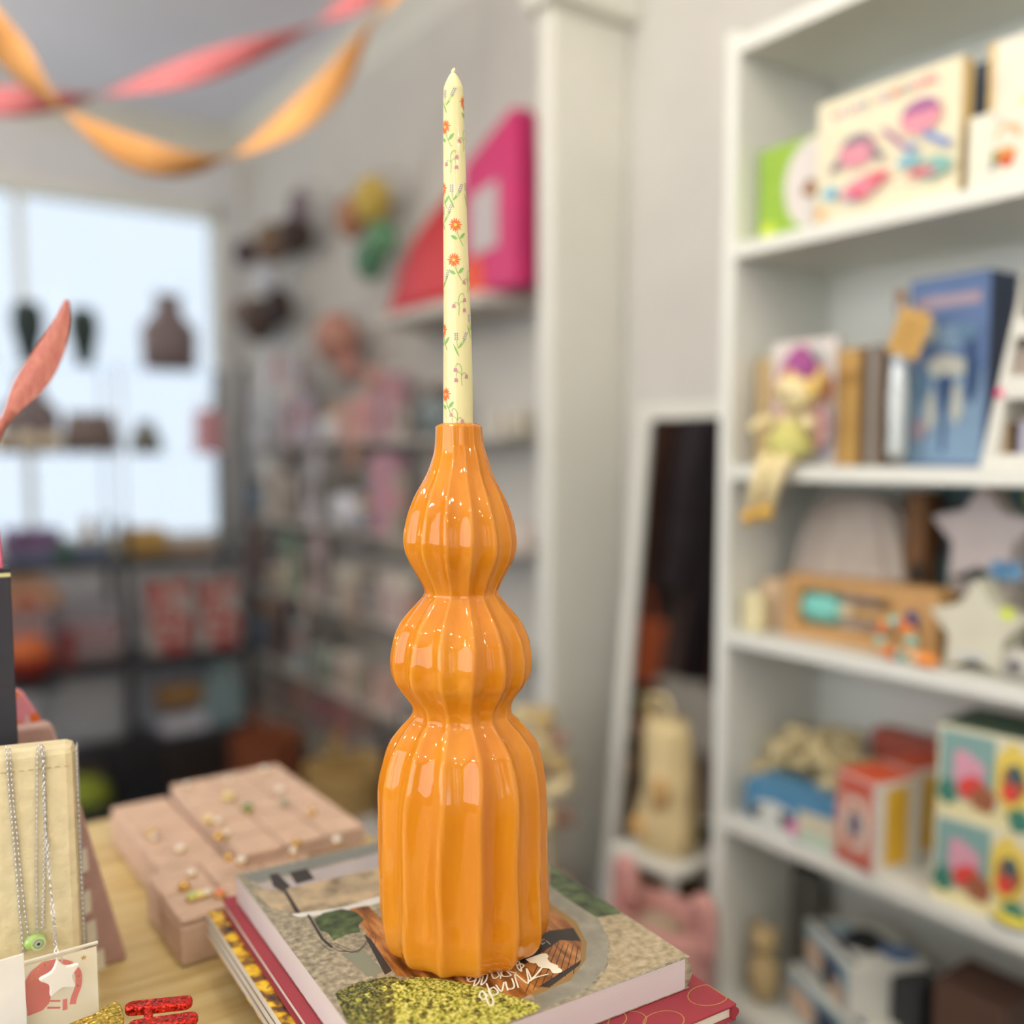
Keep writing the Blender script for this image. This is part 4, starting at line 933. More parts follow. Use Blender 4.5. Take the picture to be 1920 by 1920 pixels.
MB().box(-wd / 2 + fw_ + .09, wx_ - .004, .016, .03, zc - .012, zc + .012).build('wooden_rod', mat('rod_wood', (190, 152, 100), .6, .1, 20), kt, bevel=.005)
MB().ell((wx_ + .035, -.001, zc), .012, .002, .02, n=16).build('blue_badge', pl('badge_blue', 50, 72, 126), kt, smooth=True)
boxy('peach_box', 'narrow peach box left of the kraft toy box', 'box', 1432, 1474, 1088, .07, 2, .05, pl('peach_card', 220, 190, 154))
boxy('pale_yellow_box', 'small pale yellow box in the corner of the third shelf', 'box', 1394, 1428, 1112, .02, 2, .03, pl('pale_yellow_card', 232, 220, 174), bev=.008)
# teether ring
X, yc, _, _ = place(1690, 1690, 1200, .014, 2)
tz = onX(X, 1690, 1205).z - SH[2]
tr = thing('bead_teether', 'round teether of turquoise, orange and wooden beads at the shelf front', 'toy', (X, yc, SH[2]), -PI / 2)
bc_ = [('turquoise_plastic', (128, 208, 194)), ('pale_wood', (222, 204, 168)), ('bead_orange', (240, 150, 70)), ('bead_green', (86, 150, 110)), ('bead_rust', (216, 116, 76)), ('bead_white', (226, 226, 216))]
rr = tz * .85 if tz > .02 else .025
for i in range(11):
    aa = 2 * PI * i / 11; nm, c = bc_[(i * 2) % 6] if i % 3 else bc_[0]
    MB().ell((rr * math.cos(aa), 0, rr + .0095 + rr * math.sin(aa)), .0095, .0095, .0095, n=12).build('bead', mat(nm, c, .4, .05, 20), tr, smooth=True)
for i, (dx, nm, c) in enumerate(((.045, 'bead_orange', (240, 150, 70)), (.058, 'bead_orange', (240, 150, 70)), (.036, 'pale_wood', (222, 204, 168)))):
    MB().ell((dx, -.004, .011), .011, .011, .011, n=12).build('bead', mat(nm, c, .4, .05, 20), tr, smooth=True)
X, yc, wd, hh = place(1888, 1950, 1150, .02, 2)
t = thing('round_grey_toy', 'round grey toy with a dark centre at the right end of the third shelf', 'toy', (X, yc, SH[2]), -PI / 2)
MB().lathe([(.001, 0), (wd / 2, 0), (wd / 2 * 1.04, .01), (wd / 2, .028), (.001, .03)], 24).build('round_body', pl('toy_grey', 190, 186, 176), t, smooth=True, loc=(0, .03, wd / 2 * 1.04), rot=(PI / 2, 0, 0))
MB().lathe([(.001, 0), (wd * .18, 0), (wd * .18, .004), (.001, .005)], 16).build('dark_centre', pl('toy_dark', 60, 62, 66), t, loc=(0, .003, wd / 2 * 1.04), rot=(PI / 2, 0, 0))
# --- fourth bay
X, yc, wd, hh = place(1440, 1640, 1372, .11, 3)
cb = MB(); q = random.Random(5)
for i in range(170):
    u = q.uniform(-1, 1); v = q.uniform(0, 1)
    zz = hh * v * (1 - .25 * u * u) - .01
    cb.ell((u * wd / 2, q.uniform(-.03, .07), max(.03, zz)), q.uniform(.014, .022), .018, q.uniform(.012, .02), n=8)
cr_ = thing('crochet_blanket', 'heap of cream crochet blanket behind the blue box', 'blanket', (X, yc, SH[3]), -PI / 2)
cb.build('crochet_folds', ramp_mat('cream_crochet', [(.3, (168, 148, 104)), (.6, (214, 198, 152)), (.75, (226, 212, 172))], 'noise', 60, .95, .5), cr_, smooth=True)
tag(cr_.children[0], kind='stuff')
boxy('blue_picture_box', 'low blue box with a white animal picture on the fourth shelf', 'box', 1416, 1582, 1492, .012, 3, .08, pl('picture_box_blue', 86, 142, 180), [(rect(.0, .55, 0, .2), 0), (blobp(.3, .42, .2, .32, 95), 0), (blobp(.14, .38, .09, .16, 96), 1), (blobp(.46, .34, .08, .2, 97), 1), (blobp(.3, .3, .13, .2, 98), 0), (blobp(.57, .26, .08, .16, 99), 2), (rect(.6, 1, .06, .7), 3), (rect(.62, .95, .04, .3), 4)],
     [pl('animal_white', 220, 224, 216), pl('animal_black', 56, 56, 60), pl('nose_pink', 226, 120, 176), pl('sand_print', 214, 206, 180), pl('mint_print', 190, 208, 186)], rot=rad(6))
RC = [pl('matchbox_pink', 214, 142, 124), pl('matchbox_cream', 226, 208, 190), pl('matchbox_navy', 100, 90, 120), pl('matchbox_rust', 206, 110, 80), pl('matchbox_red', 200, 74, 54)]
def redbox(label, px0, px1, pyt, d, rot, hcap):
    t, wd, hh = boxy('red_puppet_box', label, 'box', px0, px1, pyt, d, 3, .09, pl('box_white', 230, 226, 216), [(rect(.02, .98, .02, .98), 0), (rect(.1, .9, .84, .95), 4), (disc(.52, .48, .34, 20, .3), 1), (blobp(.5, .48, .16, .14, 101), 2), (blobp(.5, .66, .1, .06, 102), 3), (blobp(.5, .3, .1, .06, 103), 3), (rect(.1, .9, .05, .14), 4)], RC, rot=rot)
    MB().box(-wd / 2, wd / 2, 0, .09, hh, hh + .0012).build('red_top', pl('lid_red', 222, 92, 54), t)
    MB().box(wd / 2 - .0002, wd / 2 + .0006, .022, .07, hh * .08, hh * .92).build('yellow_panel', pl('panel_yellow', 226, 178, 56), t)
    return t
redbox('red box with yellow side panel and puppet picture, front one of two', 1580, 1668, 1462, .002, rad(-10), 0)
redbox('red box with yellow side panel standing behind its twin', 1664, 1738, 1440, .10, rad(-10), 0)
boxy('dark_red_carton', 'long dark red carton lying at the back behind the red boxes', 'box', 1650, 1850, 1396, .205, 3, .045, pl('carton_red', 178, 92, 76))
TC = [pl('tb_teal', 134, 170, 164), pl('tb_red', 226, 74, 66), pl('tb_pink', 220, 160, 176), pl('tb_brown', 162, 100, 70), pl('tb_green', 70, 130, 112), pl('tb_yellow', 232, 204, 94), pl('tb_dark', 66, 96, 100), pl('tb_cream', 236, 224, 170)]
AT = [(rect(.0, 1, 0, .18), 7), (rect(.04, .62, .18, .94), 0), (blobp(.34, .52, .16, .2, 111), 2), (blobp(.28, .62, .1, .14, 112), 2), (blobp(.4, .34, .17, .13, 113), 1), (blobp(.52, .26, .14, .14, 114), 3), (blobp(.12, .25, .1, .14, 115), 4), (blobp(.81, .55, .19, .38, 119, 16, .12), 5), (blobp(.82, .5, .12, .2, 116), 3), (blobp(.84, .62, .08, .1, 117), 6), (blobp(.78, .4, .08, .1, 120), 1), (blobp(.9, .14, .12, .12, 118), 4)]
t1, wd1, hh1 = boxy('teal_toy_box', 'teal toy box with red fox picture, lower one of the stacked pair', 'box', 1780, 1960, 1600, .02, 3, .12, pl('tb_card', 228, 222, 190), AT, TC, rot=rad(4), h=.128)
t2, _, _ = boxy('teal_toy_box', 'teal toy box with red fox picture, upper one of the stacked pair', 'box', 1782, 1962, 1450, .022, 3, .12, pl('tb_card', 228, 222, 190), AT, TC, rot=rad(4), h=.128, zoff=.1285)
MB().box(-wd1 / 2, wd1 / 2, 0, .12, .128, .1288).build('green_top', pl('tb_top', 92, 116, 96), t2)
X, yc, _, _ = place(1925, 1925, 1740, -.0, 3)
t = thing('yellow_disc_toy', 'flat round yellow toy disc at the front right of the fourth shelf', 'toy', (X + .035, yc, SH[3]))
MB().lathe([(.001, 0), (.03, 0), (.033, .006), (.03, .012), (.001, .013)], 24).build('disc', pl('disc_yellow', 226, 206, 60), t, smooth=True)
MB().lathe([(.034, .0), (.036, .003), (.034, .006)], 24).build('rubber_rim', pl('disc_rim', 120, 130, 150), t, smooth=True)
# --- lowest bay: stacked printed cartons
SC = [pl('cart_white', 222, 222, 210), pl('cart_black', 44, 46, 50), pl('cart_blue', 104, 134, 176), pl('cart_navy', 52, 62, 92), pl('cart_peach', 222, 190, 158), pl('cart_sky', 150, 182, 196), pl('cart_grey', 140, 146, 146)]
AS = [(rect(.03, .97, .05, .95), 5), (blobp(.25, .45, .2, .3, 121), 4), (blobp(.6, .6, .2, .2, 122), 3), (blobp(.75, .3, .2, .2, 123), 4), (rect(0, 1, .0, .12), 0), (blobp(.5, .25, .12, .15, 124), 1)]
def carton(label, px0, px1, h, d, z, rot, th=.16):
    X = BX + d; y0, y1 = onX(X, px0, 1750).y, onX(X, px1, 1750).y; wd = y0 - y1
    t = thing('printed_toy_carton', label, 'box', (X, (y0 + y1) / 2, SH[4] + z), -PI / 2 + rot, 'cartons in the lowest bay')
    MB().box(-wd / 2, wd / 2, 0, th, 0, h).build('carton_body', SC[0], t, bevel=.002)
    MB().flat([([(-wd / 2 + u * wd, v * h) for u, v in p], mi) for p, mi in AS], 0).build('front_print', SC, t)
    tp = MB()
    for i, (p, mi) in enumerate([(rect(-.94, .94, .06, .94), 0), (blobp(.05, .5, .5, .3, 131), 1), (blobp(.6, .75, .35, .2, 132), 2), (blobp(-.5, .3, .25, .16, 133), 5), (rect(-.9, .9, .08, .16), 3)]):
        tp.add([(u * wd / 2, v * th, h + .0004 * (i + 1)) for u, v in p], [tuple(range(len(p)))], mi)
    tp.build('top_print', SC, t)
    return t
carton('lower blue and white printed carton of the pair in the bottom bay', 1446, 1650, .09, .03, 0, rad(-22), .15)
carton('upper printed carton with black and blue lid in the bottom bay', 1476, 1632, .085, .045, .0925, rad(-28), .13)
t = thing('tan_soft_toy', 'tan soft toy squeezed in the left corner of the bottom bay', 'soft toy', (BX + .06, onX(BX + .06, 1432, 1800).y, SH[4]))
TANP = mat('tan_plush', (190, 168, 122), .95, .15, 60, bump=.3)
MB().ell((0, 0, .05), .03, .03, .05, n=16).build('toy_body', TANP, t, smooth=True)
MB().ell((0, 0, .115), .026, .026, .025, n=14).build('toy_head', TANP, t, smooth=True)
for s in (-1, 1): MB().ell((0, s * .02, .138), .006, .009, .012, n=10).build('toy_ear', TANP, t, smooth=True)
t = MB().prism(curve2([(-.06, 0), (-.058, .16), (-.02, .2), (.03, .2), (.06, .16), (.06, 0)], 3), 0, .03, plane='xz').build('dark_arched_board', pl('dark_board', 110, 108, 100), None, bevel=.002, loc=(BX + .2, onX(BX + .2, 1480, 1750).y, SH[4]), rot=(0, 0, -PI / 2))
tag(t, 'dark grey arched board standing behind the cartons in the bottom bay', 'board')
boxy('brown_carton', 'dark brown carton at the bottom right edge of the photo', 'box', 1790, 1930, 1885, .05, 4, .1, pl('brown_carton_card', 96, 70, 58))
boxy('dark_wedge_toy', 'small dark wedge toy right of the stacked cartons', 'toy', 1705, 1762, 1862, .06, 4, .06, pl('dark_toy', 54, 56, 58))
# ================================================================== leaning mirror beside the bookcase
top = onX(1.468, 1205, 757); my1 = top.y
MIRM = bpy.data.materials.new('mirror_silver'); MIRM.use_nodes = True
mb_ = MIRM.node_tree.nodes['Principled BSDF']; mb_.inputs['Metallic'].default_value = 1; mb_.inputs['Roughness'].default_value = .03; mb_.inputs['Base Color'].default_value = (.82, .82, .8, 1)
lean = math.atan2(.135, top.z)
mr = thing('leaning_mirror', 'tall white framed mirror leaning on the wall beside the bookcase', 'mirror', (1.331, my1, 0.0), rad(5.5))
mh = top.z / math.cos(lean)
fr = []
for n_, (a0, a1, z0, z1) in (('frame_side', (0, .036, 0, mh)), ('frame_side', (.384, .42, 0, mh)), ('frame_top', (.036, .384, mh - .036, mh)), ('frame_bottom', (.036, .384, 0, .036))):
    MB().box(0, .02, -a1, -a0, z0, z1).build(n_, WHITE, mr, bevel=.003, rot=(0, lean, 0))
MB().box(.008, .012, -.386, -.034, .034, mh - .034).build('mirror_glass', MIRM, mr, rot=(0, lean, 0))
# white stool, cream plush and pink bag in front of it
sx = 1.30; s0, s1 = onX(sx, 1212, 1590), onX(sx, 1316, 1590)
st_z = s0.z + .03
stl = thing('white_stool', 'small white stool in front of the leaning mirror', 'stool', (sx, (s0.y + s1.y) / 2, 0))
MB().box(-.09, .05, -.085, .085, st_z - .022, st_z - .0006).build('seat', WHITE, stl, bevel=.006)
for u in (-.08, .03):
    for v in (-.075, .06): MB().box(u, u + .016, v, v + .016, 0, st_z - .022).build('leg', WHITE, stl)
CRP = mat('cream_canvas', (222, 200, 150), .95, .15, 14, bump=.3)
pt = thing('cream_cloth_bag', 'plump cream and tan cloth bag resting on the white stool', 'bag', (sx - .01, (s0.y + s1.y) / 2 + .004, st_z))
vs = []; n = 24
for i in range(11):
    z = .255 * i / 10; rr = .066 * (1 - .25 * (i / 10) ** 3) * (.86 + .14 * math.sin(PI * min(1, i / 4)))
    for k in range(n):
        aa = 2 * PI * k / n; q = rr * (1 + .07 * math.sin(3 * aa + i * .8) + .05 * math.sin(5 * aa - i * .5))
        vs.append((q * .85 * math.cos(aa), q * math.sin(aa), z))
MB().add(vs, [(i * n + k, i * n + (k + 1) % n, i * n + n + (k + 1) % n, i * n + n + k) for i in range(10) for k in range(n)] + [tuple(range(n)), tuple(range(10 * n, 11 * n))]).build('bag_body', CRP, pt, smooth=True)
MB().ell((-.045, -.02, .12), .018, .022, .035, n=12).build('tan_pocket', mat('tan_pocket', (196, 160, 106), .95, .1, 40), pt, smooth=True)
MB().ell((-.03, .03, .04), .035, .035, .03, n=12).build('side_pouch', mat('ochre_pouch', (206, 166, 106), .95, .1, 40), pt, smooth=True)
MB().tube(curve2([(-.02, -.03, .25), (-.03, -.02, .30), (-.03, .02, .30), (-.02, .03, .25)], 5), .006, 8).build('handle', CRP, pt, smooth=True)
bb_ = MB().box(-.055, .022, -.05, .05, .0, st_z - .06).build('brown_storage_box', mat('brown_board', (104, 78, 44), .8, .1, 20), None, bevel=.004, loc=(sx, (s0.y + s1.y) / 2, 0))
tag(bb_, 'dark brown box tucked under the white stool', 'box')
px_, py0, py1 = 1.135, onX(1.135, 1160, 1750), onX(1.135, 1330, 1750)
pb_ = thing('pink_fabric_basket', 'dusty pink fabric basket on the floor before the mirror', 'basket', (px_, (py0.y + py1.y) / 2, 0))
pw_ = (py0.y - py1.y) / 2
PK = mat('pink_felt', (206, 150, 142), .95, .1, 30, bump=.2)
MB().lathe([(pw_ * .75, 0), (pw_ * .92, .12), (pw_ * .97, .43), (pw_ * 1.0, .455), (pw_ * .93, .46), (pw_ * .88, .15), (.001, .12)], 28, sx=.6).build('basket_body', PK, pb_, smooth=True)
for s in (-1, 1): MB().tube(curve2([(0, s * pw_ * .95, .42), (0, s * pw_ * .98, .49), (0, s * pw_ * .85, .51), (0, s * pw_ * .7, .48), (0, s * pw_ * .72, .43)], 5), .016, 8).build('handle', PK, pb_, smooth=True)
q = MB().ell((0, 0, .40), pw_ * .4, pw_ * .6, .05, n=14)
tag(q.build('soft_filling', pl('basket_filling', 176, 156, 130), pb_, smooth=True))

# garments on a rail across the shop, seen in the mirror
gr = thing('clothes_rail', 'dark clothes rail across the shop, seen only in the mirror', 'clothes rail', (-.12, 2.45, 0), PI / 2)
MB().tube([(-.55, 0, 0), (-.55, 0, 1.95), (.55, 0, 1.95), (.55, 0, 0)], .015, 10).build('rail_frame', BLACKM, gr)
for s in (-.55, .55): MB().tube([(s, -.2, .02), (s, .2, .02)], .015, 8).build('foot', BLACKM, gr)
for i, (c, nm, hz) in enumerate((((70, 62, 66), 'charcoal', 1.25), ((96, 62, 46), 'brown', 1.3), ((46, 42, 46), 'black', 1.28), ((78, 72, 78), 'slate', .95), ((80, 54, 42), 'umber', 1.3), ((44, 40, 44), 'near black', 1.35), ((100, 78, 64), 'taupe', 1.1), ((60, 48, 52), 'plum', 1.3))):
    t = thing('hanging_garment', '%s garment on the far rail seen in the mirror' % nm, 'garment', (-.12, 1.97 + i * .137, 1.93), PI / 2, 'garments on the far rail')
    MB().prism([(-.03, -.03), (.03, -.03), (.17, -.09), (.2, -.5), (.18, -hz), (-.18, -hz), (-.2, -.5), (-.17, -.09)], -.045, .045, plane='yz').build('cloth', mat('cloth_' + nm, c, .9, .15, 12, bump=.3), t, bevel=.012)
    MB().tube([(0, 0, -.04), (0, 0, .01), (0, .012, .03)], .003, 6).build('hanger_hook', SILVER, t)
t = thing('orange_tote', 'orange bag standing on a dark crate by the far rail, seen in the mirror', 'bag', (.15, 2.43, .62), PI / 2)
MB().prism([(-.09, 0), (.09, 0), (.1, .24), (-.1, .24)], -.05, .05, plane='xz').build('bag_body', mat('orange_canvas', (206, 104, 62), .85, .1, 20), t, bevel=.01)
MB().tube(curve2([(-.05, 0, .23), (-.04, 0, .33), (.04, 0, .33), (.05, 0, .23)], 5), .006, 6).build('handle', MATS['orange_canvas'], t)
tag(MB().box(-.055, .055, -.12, .12, 0, .62).build('dark_crate', mat('dark_crate_wood', (44, 36, 34), .8, .1, 10), None, bevel=.005, loc=(.15, 2.43, 0)), 'dark crate under the orange bag, seen in the mirror', 'crate')

# ================================================================== things on the long wall behind the vase
LEDGE = mat('ledge_white', (206, 200, 190), .5, .02, 8)
def ledge(name, label, y0, y1, z, dep=.13, th=.014):
    o = MB().box(W_X - dep, W_X, y0, y1, z - th, z - .0006).build(name, LEDGE, None, bevel=.003)
    return tag(o, label, 'shelf')
LZ = {'bag': onX(W_X - .15, 850, 568).z, 'b': onX(W_X - .13, 850, 818).z, 'c': 1.0, 'd': .72, 'e': .42}
ledge('floating_shelf', 'white floating shelf carrying the red and pink bags', 2.0, 2.60, LZ['bag'], .2, .03)
ledge('floating_shelf', 'white floating shelf below the red and pink bags', 2.0, 3.98, LZ['b'], .14)
ledge('floating_shelf', 'long floating shelf at eye height behind the vase bulges, third down', 2.0, 3.98, LZ['c'], .14)
ledge('floating_shelf', 'long floating shelf fourth down behind the vase', 2.0, 3.98, LZ['d'], .14)
ledge('floating_shelf', 'lowest long floating shelf behind the vase', 2.0, 3.98, LZ['e'], .14)
def wallY(px, X=W_X - .1): return onX(X, px, 900).y
# bags
def bagshape(name, label, px0, px1, poly, m, X, z, th=.07, arts=None, fold=None):
    y0, y1 = wallY(px0, X), wallY(px1, X)
    t = thing(name, label, 'bag', (X, (y0 + y1) / 2, z), -PI / 2)
    wd = y0 - y1
    MB().prism([(u * wd / 2, v) for u, v in poly], 0, th, plane='xz').build('bag_body', m, t, bevel=.02)
    return t, wd
rt1, wd = bagshape('red_bag', 'bright red bag slouching at the left of the white floating shelf', 722, 852, [(-1, 0), (1, 0), (1.05, .30), (.45, .26), (-.15, .20), (-.55, .13)], mat('red_vinyl', (200, 22, 34), .35, .06, 12, bump=.1), W_X - .175, LZ['bag'])
MB().prism([(-wd * .2, .02), (wd * .52, .03), (wd * .54, .2), (wd * .1, .14)], -.004, .001, plane='xz').build('front_pocket', mat('red_vinyl_panel', (212, 44, 50), .35, .06, 12), rt1, bevel=.004)
rt2, wd = bagshape('pink_bag', 'hot pink bag with a pale square panel on the floating shelf', 862, 968, [(-1, 0), (1, 0), (1.0, .42), (.8, .43), (-.9, .34)], mat('pink_vinyl', (206, 50, 112), .4, .06, 12, bump=.08), W_X - .165, LZ['bag'])
MB().prism([(-wd * .28, .1), (wd * .2, .11), (wd * .2, .27), (-wd * .28, .25)], -.004, .001, plane='xz').build('pale_panel', pl('pale_panel', 196, 186, 186), rt2)
MB().prism([(-wd * .5, .0), (-wd * .02, .0), (-wd * .1, .1), (-wd * .5, .08)], -.005, .0, plane='xz').build('orange_corner', pl('orange_corner', 236, 96, 66), rt2)

# hanging ornaments of round lobes on a cord
def hanging(name, label, cat, lobes, X=W_X - .11, cord=True):
    p0 = onX(X, *lobes[0][:2]); t = thing(name, label, cat, p0)
    zt = max(onX(X, l[0], l[1]).z for l in lobes)
    for i, (px, py, rpx, rgb, asp) in enumerate(lobes):
        p = onX(X, px, py); r = rpx * (onX(X, px, py).z - onX(X, px, py + 1).z)
        MB().ell(tuple(p - p0), r * .8, r, r * asp, n=16).build('lobe', mat('lobe_%d_%d_%d' % rgb, rgb, .6, .25, 25, bump=.2), t, smooth=True)
    c = p0.copy(); c.z = zt
    MB().tube([tuple(c - p0 + Vector((0, 0, -.02))), tuple(c - p0 + Vector((.02, 0, .09))), (W_X - X, 0, zt - p0.z + .1)], .003, 6).build('cord', pl('dark_cord', 90, 80, 78), t)
    MB().box(-.012, .07, -.012, .012, -.012, .0).build('wall_bracket', pl('dark_cord', 90, 80, 78), t)
    return t
hanging('dark_dried_bouquet', 'dark brown hanging dried bouquet, upper one left of the candle', 'dried flowers', [(555, 440, 42, (62, 46, 40), .9), (512, 455, 44, (124, 100, 78), .9), (562, 388, 28, (132, 118, 126), 1.2), (462, 474, 32, (78, 62, 66), .85)])
hanging('dark_dried_bouquet', 'dark brown hanging dried bouquet, lower one left of the candle', 'dried flowers', [(485, 600, 44, (84, 64, 54), 1), (522, 575, 34, (58, 44, 42), 1.1), (455, 588, 28, (120, 96, 82), 1), (500, 522, 22, (206, 208, 220), 1.2)])
hanging('yellow_green_ornament', 'hanging felt ornament in yellow, rust and green left of the red bag', 'ornament', [(698, 375, 44, (204, 176, 84), 1.05), (660, 408, 38, (176, 124, 92), 1.1), (716, 448, 36, (96, 146, 106), 1.0), (694, 488, 36, (86, 132, 102), 1.1)])
hanging('terracotta_pompom', 'large terracotta paper pompom hanging behind the candle', 'pompom', [(632, 635, 54, (188, 138, 122), .95), (655, 690, 30, (180, 132, 120), .9), (612, 650, 24, (206, 160, 140), 1)])
hanging('coral_pompom', 'small coral pompom hanging below the terracotta one', 'pompom', [(700, 708, 24, (204, 156, 142), 1.0), (716, 722, 16, (182, 128, 114), .8)])

# goods on the ledges: (kind, shelf, px, width px, height px, colour, label)
goods = [
 ('card', 'b', 488, 34, 70, (236, 232, 236), 'white card leaning at the far end of the second shelf'), ('box', 'b', 540, 40, 110, (176, 150, 158), 'mauve box on the second floating shelf'), ('card', 'b', 578, 30, 90, (198, 190, 208), 'lavender card next to the mauve box'), ('bottle', 'b', 612, 26, 60, (232, 234, 238), 'white bottle between lavender card and grey pouch'),
 ('box', 'b', 645, 30, 70, (204, 160, 140), 'clay coloured box on the second shelf'), ('card', 'b', 682, 34, 84, (214, 150, 140), 'salmon card behind the candle on the second shelf'), ('box', 'b', 716, 36, 120, (190, 134, 148), 'rose pink box beside the salmon card'), ('card', 'b', 752, 30, 60, (176, 168, 152), 'stone coloured card right of the rose box'), ('bottle', 'b', 806, 44, 100, (74, 92, 94), 'dark teal bottle half hidden behind the candle'), ('box', 'b', 945, 40, 44, (214, 206, 180), 'cream box at the near end of the second shelf'),
 ('bottle', 'c', 470, 30, 70, (112, 146, 168), 'blue bottle at the far end of the third shelf'), ('box', 'c', 505, 36, 110, (204, 184, 160), 'sand coloured box on the third shelf'), ('card', 'c', 545, 34, 130, (150, 132, 116), 'brown card standing on the third shelf'), ('card', 'c', 585, 34, 120, (208, 204, 206), 'pale grey card on the third shelf'), ('bottle', 'c', 636, 40, 84, (226, 230, 240), 'shiny silver white jar on the third shelf'), ('bottle', 'c', 668, 26, 56, (206, 208, 216), 'smaller silver jar beside the big one'),
 ('box', 'c', 712, 42, 150, (194, 136, 158), 'magenta and lilac tall box on the third shelf'), ('card', 'c', 748, 30, 120, (166, 156, 134), 'olive grey card on the third shelf'), ('card', 'c', 985, 30, 60, (206, 186, 170), 'blush card right of the vase on the third shelf'),
 ('box', 'd', 470, 40, 120, (100, 84, 78), 'dark umber box at the far end of the fourth shelf'), ('bottle', 'd', 512, 30, 60, (206, 188, 160), 'round cream jar imitating a blurred highlight on the fourth shelf'), ('card', 'd', 548, 44, 100, (152, 172, 140), 'sage green card on the fourth shelf'), ('card', 'd', 592, 36, 110, (206, 186, 184), 'shell pink card on the fourth shelf'), ('box', 'd', 640, 50, 80, (196, 182, 160), 'beige box on the fourth shelf'), ('bottle', 'd', 682, 28, 70, (110, 108, 112), 'charcoal bottle on the fourth shelf'), ('box', 'd', 726, 50, 90, (212, 200, 190), 'off-white box on the fourth shelf near the vase'), ('card', 'd', 770, 30, 60, (178, 140, 120), 'rust card beside the vase on the fourth shelf'),  # the round cream jar stands in for a blurred highlight
 ('bottle', 'e', 472, 30, 90, (88, 110, 136), 'navy blue bottle on the lowest shelf'), ('card', 'e', 512, 40, 110, (120, 96, 84), 'dark cocoa card on the lowest shelf'), ('card', 'e', 556, 46, 100, (176, 192, 194), 'pale blue card on the lowest shelf'), ('bottle', 'e', 592, 28, 90, (122, 136, 122), 'grey green bottle on the lowest shelf'), ('box', 'e', 636, 50, 70, (190, 178, 158), 'oat coloured box on the lowest shelf'), ('box', 'e', 706, 70, 70, (204, 158, 144), 'dusty pink wide box on the lowest shelf'), ('card', 'e', 762, 36, 60, (176, 170, 166), 'grey card on the lowest shelf next to the vase'),
]
PD = [pl('print_dot_cream', 238, 230, 214), pl('print_dot_dark', 120, 104, 98), pl('print_dot_rose', 216, 150, 150)]
for i, (kind, s, px, wpx, hpx, rgb, lab) in enumerate(goods):
    X = W_X - .115 if kind != 'card' else W_X - .10
    c = onX(X, px, 900); y0, y1 = onX(X, px - wpx / 2, 900).y, onX(X, px + wpx / 2, 900).y
    wd = (y0 - y1); h = hpx * (onX(X, px, 900).z - onX(X, px, 901).z); wd = min(wd, .13)
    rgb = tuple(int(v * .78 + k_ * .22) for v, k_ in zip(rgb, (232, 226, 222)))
    m = mat('goods_%d' % i, rgb, .6, .08, 20)
    nm = {'card': 'greeting_card', 'box': 'gift_box', 'bottle': 'small_jar'}[kind]
    t = thing(nm, lab, {'card': 'card', 'box': 'box', 'bottle': 'jar'}[kind], (X, c.y, LZ[s]), -PI / 2, 'goods on the long wall shelves')
    if kind == 'card':
        MB().prism([(-.012, 0), (-.0105, 0), (.0015, h), (0, h)], -wd / 2, wd / 2, plane='yz').build('front_leaf', m, t, loc=(0, 0, 0), rot=(0, 0, 0))
        MB().prism([(.012, 0), (.0105, 0), (-.0005, h), (.001, h)], -wd / 2, wd / 2, plane='yz').build('back_leaf', m, t)
        MB().prism(blobp(0, h * .55, wd * .24, h * .2, i), -.0145 + .001, -.011, plane='xz').build('motif', PD[i % 3], t, rot=(rad(-2), 0, 0))
    elif kind == 'box':
        MB().box(-wd / 2, wd / 2, 0, .06, 0, h * .8).build('box_base', m, t, bevel=.003)
        MB().box(-wd / 2 - .002, wd / 2 + .002, -.002, .062, h * .74, h).build('lid', PD[0] if i % 2 else m, t, bevel=.003)
        MB().box(-.007, .007, -.003, .063, .0, h + .001).build('ribbon', PD[(i + 1) % 3], t)
    else:
        r = wd / 2
        MB().lathe([(r * .8, 0), (r, .01), (r, h * .6), (r * .8, h * .72), (r * .5, h * .78), (r * .5, h * .82)], 20).build('jar_body', mat('jar_glaze_%d' % i, rgb, .12, .04, 20, coat=.6), t, smooth=True, loc=(0, .04, 0))
        MB().lathe([(r * .58, h * .8), (r * .6, h * .84), (r * .58, h * .97), (r * .4, h)], 18).build('stopper', GOLD if i % 2 else PD[1], t, smooth=True, loc=(0, .04, 0))
# hooks of earring cards under the shelves
hooks = [(500, 700, (232, 228, 234)), (520, 690, (196, 150, 150)), (545, 720, (206, 200, 214)), (570, 700, (150, 132, 130)), (480, 760, (228, 222, 226)), (500, 830, (120, 96, 86)), (535, 860, (130, 108, 96)), (590, 860, (206, 202, 208)), (620, 870, (176, 160, 150)), (660, 850, (196, 150, 130)),
         (470, 980, (140, 96, 70)), (500, 1000, (110, 88, 78)), (540, 1020, (160, 190, 160)), (600, 1010, (206, 180, 190)), (690, 990, (110, 106, 112)), (660, 1010, (150, 148, 152)), (740, 1000, (186, 174, 150)), (480, 1130, (96, 78, 66)), (520, 1140, (190, 150, 140)), (575, 1130, (206, 190, 180)), (620, 1150, (150, 160, 150)), (660, 1140, (196, 176, 160)), (700, 1140, (190, 180, 168)),
         (480, 1300, (140, 120, 112)), (520, 1310, (190, 140, 126)), (560, 1310, (204, 150, 136)), (600, 1330, (196, 110, 126)), (640, 1350, (190, 120, 120)), (680, 1340, (176, 130, 110)), (540, 1400, (150, 90, 70)), (580, 1400, (214, 204, 180))]
CN = {(232,228,234):'white'}
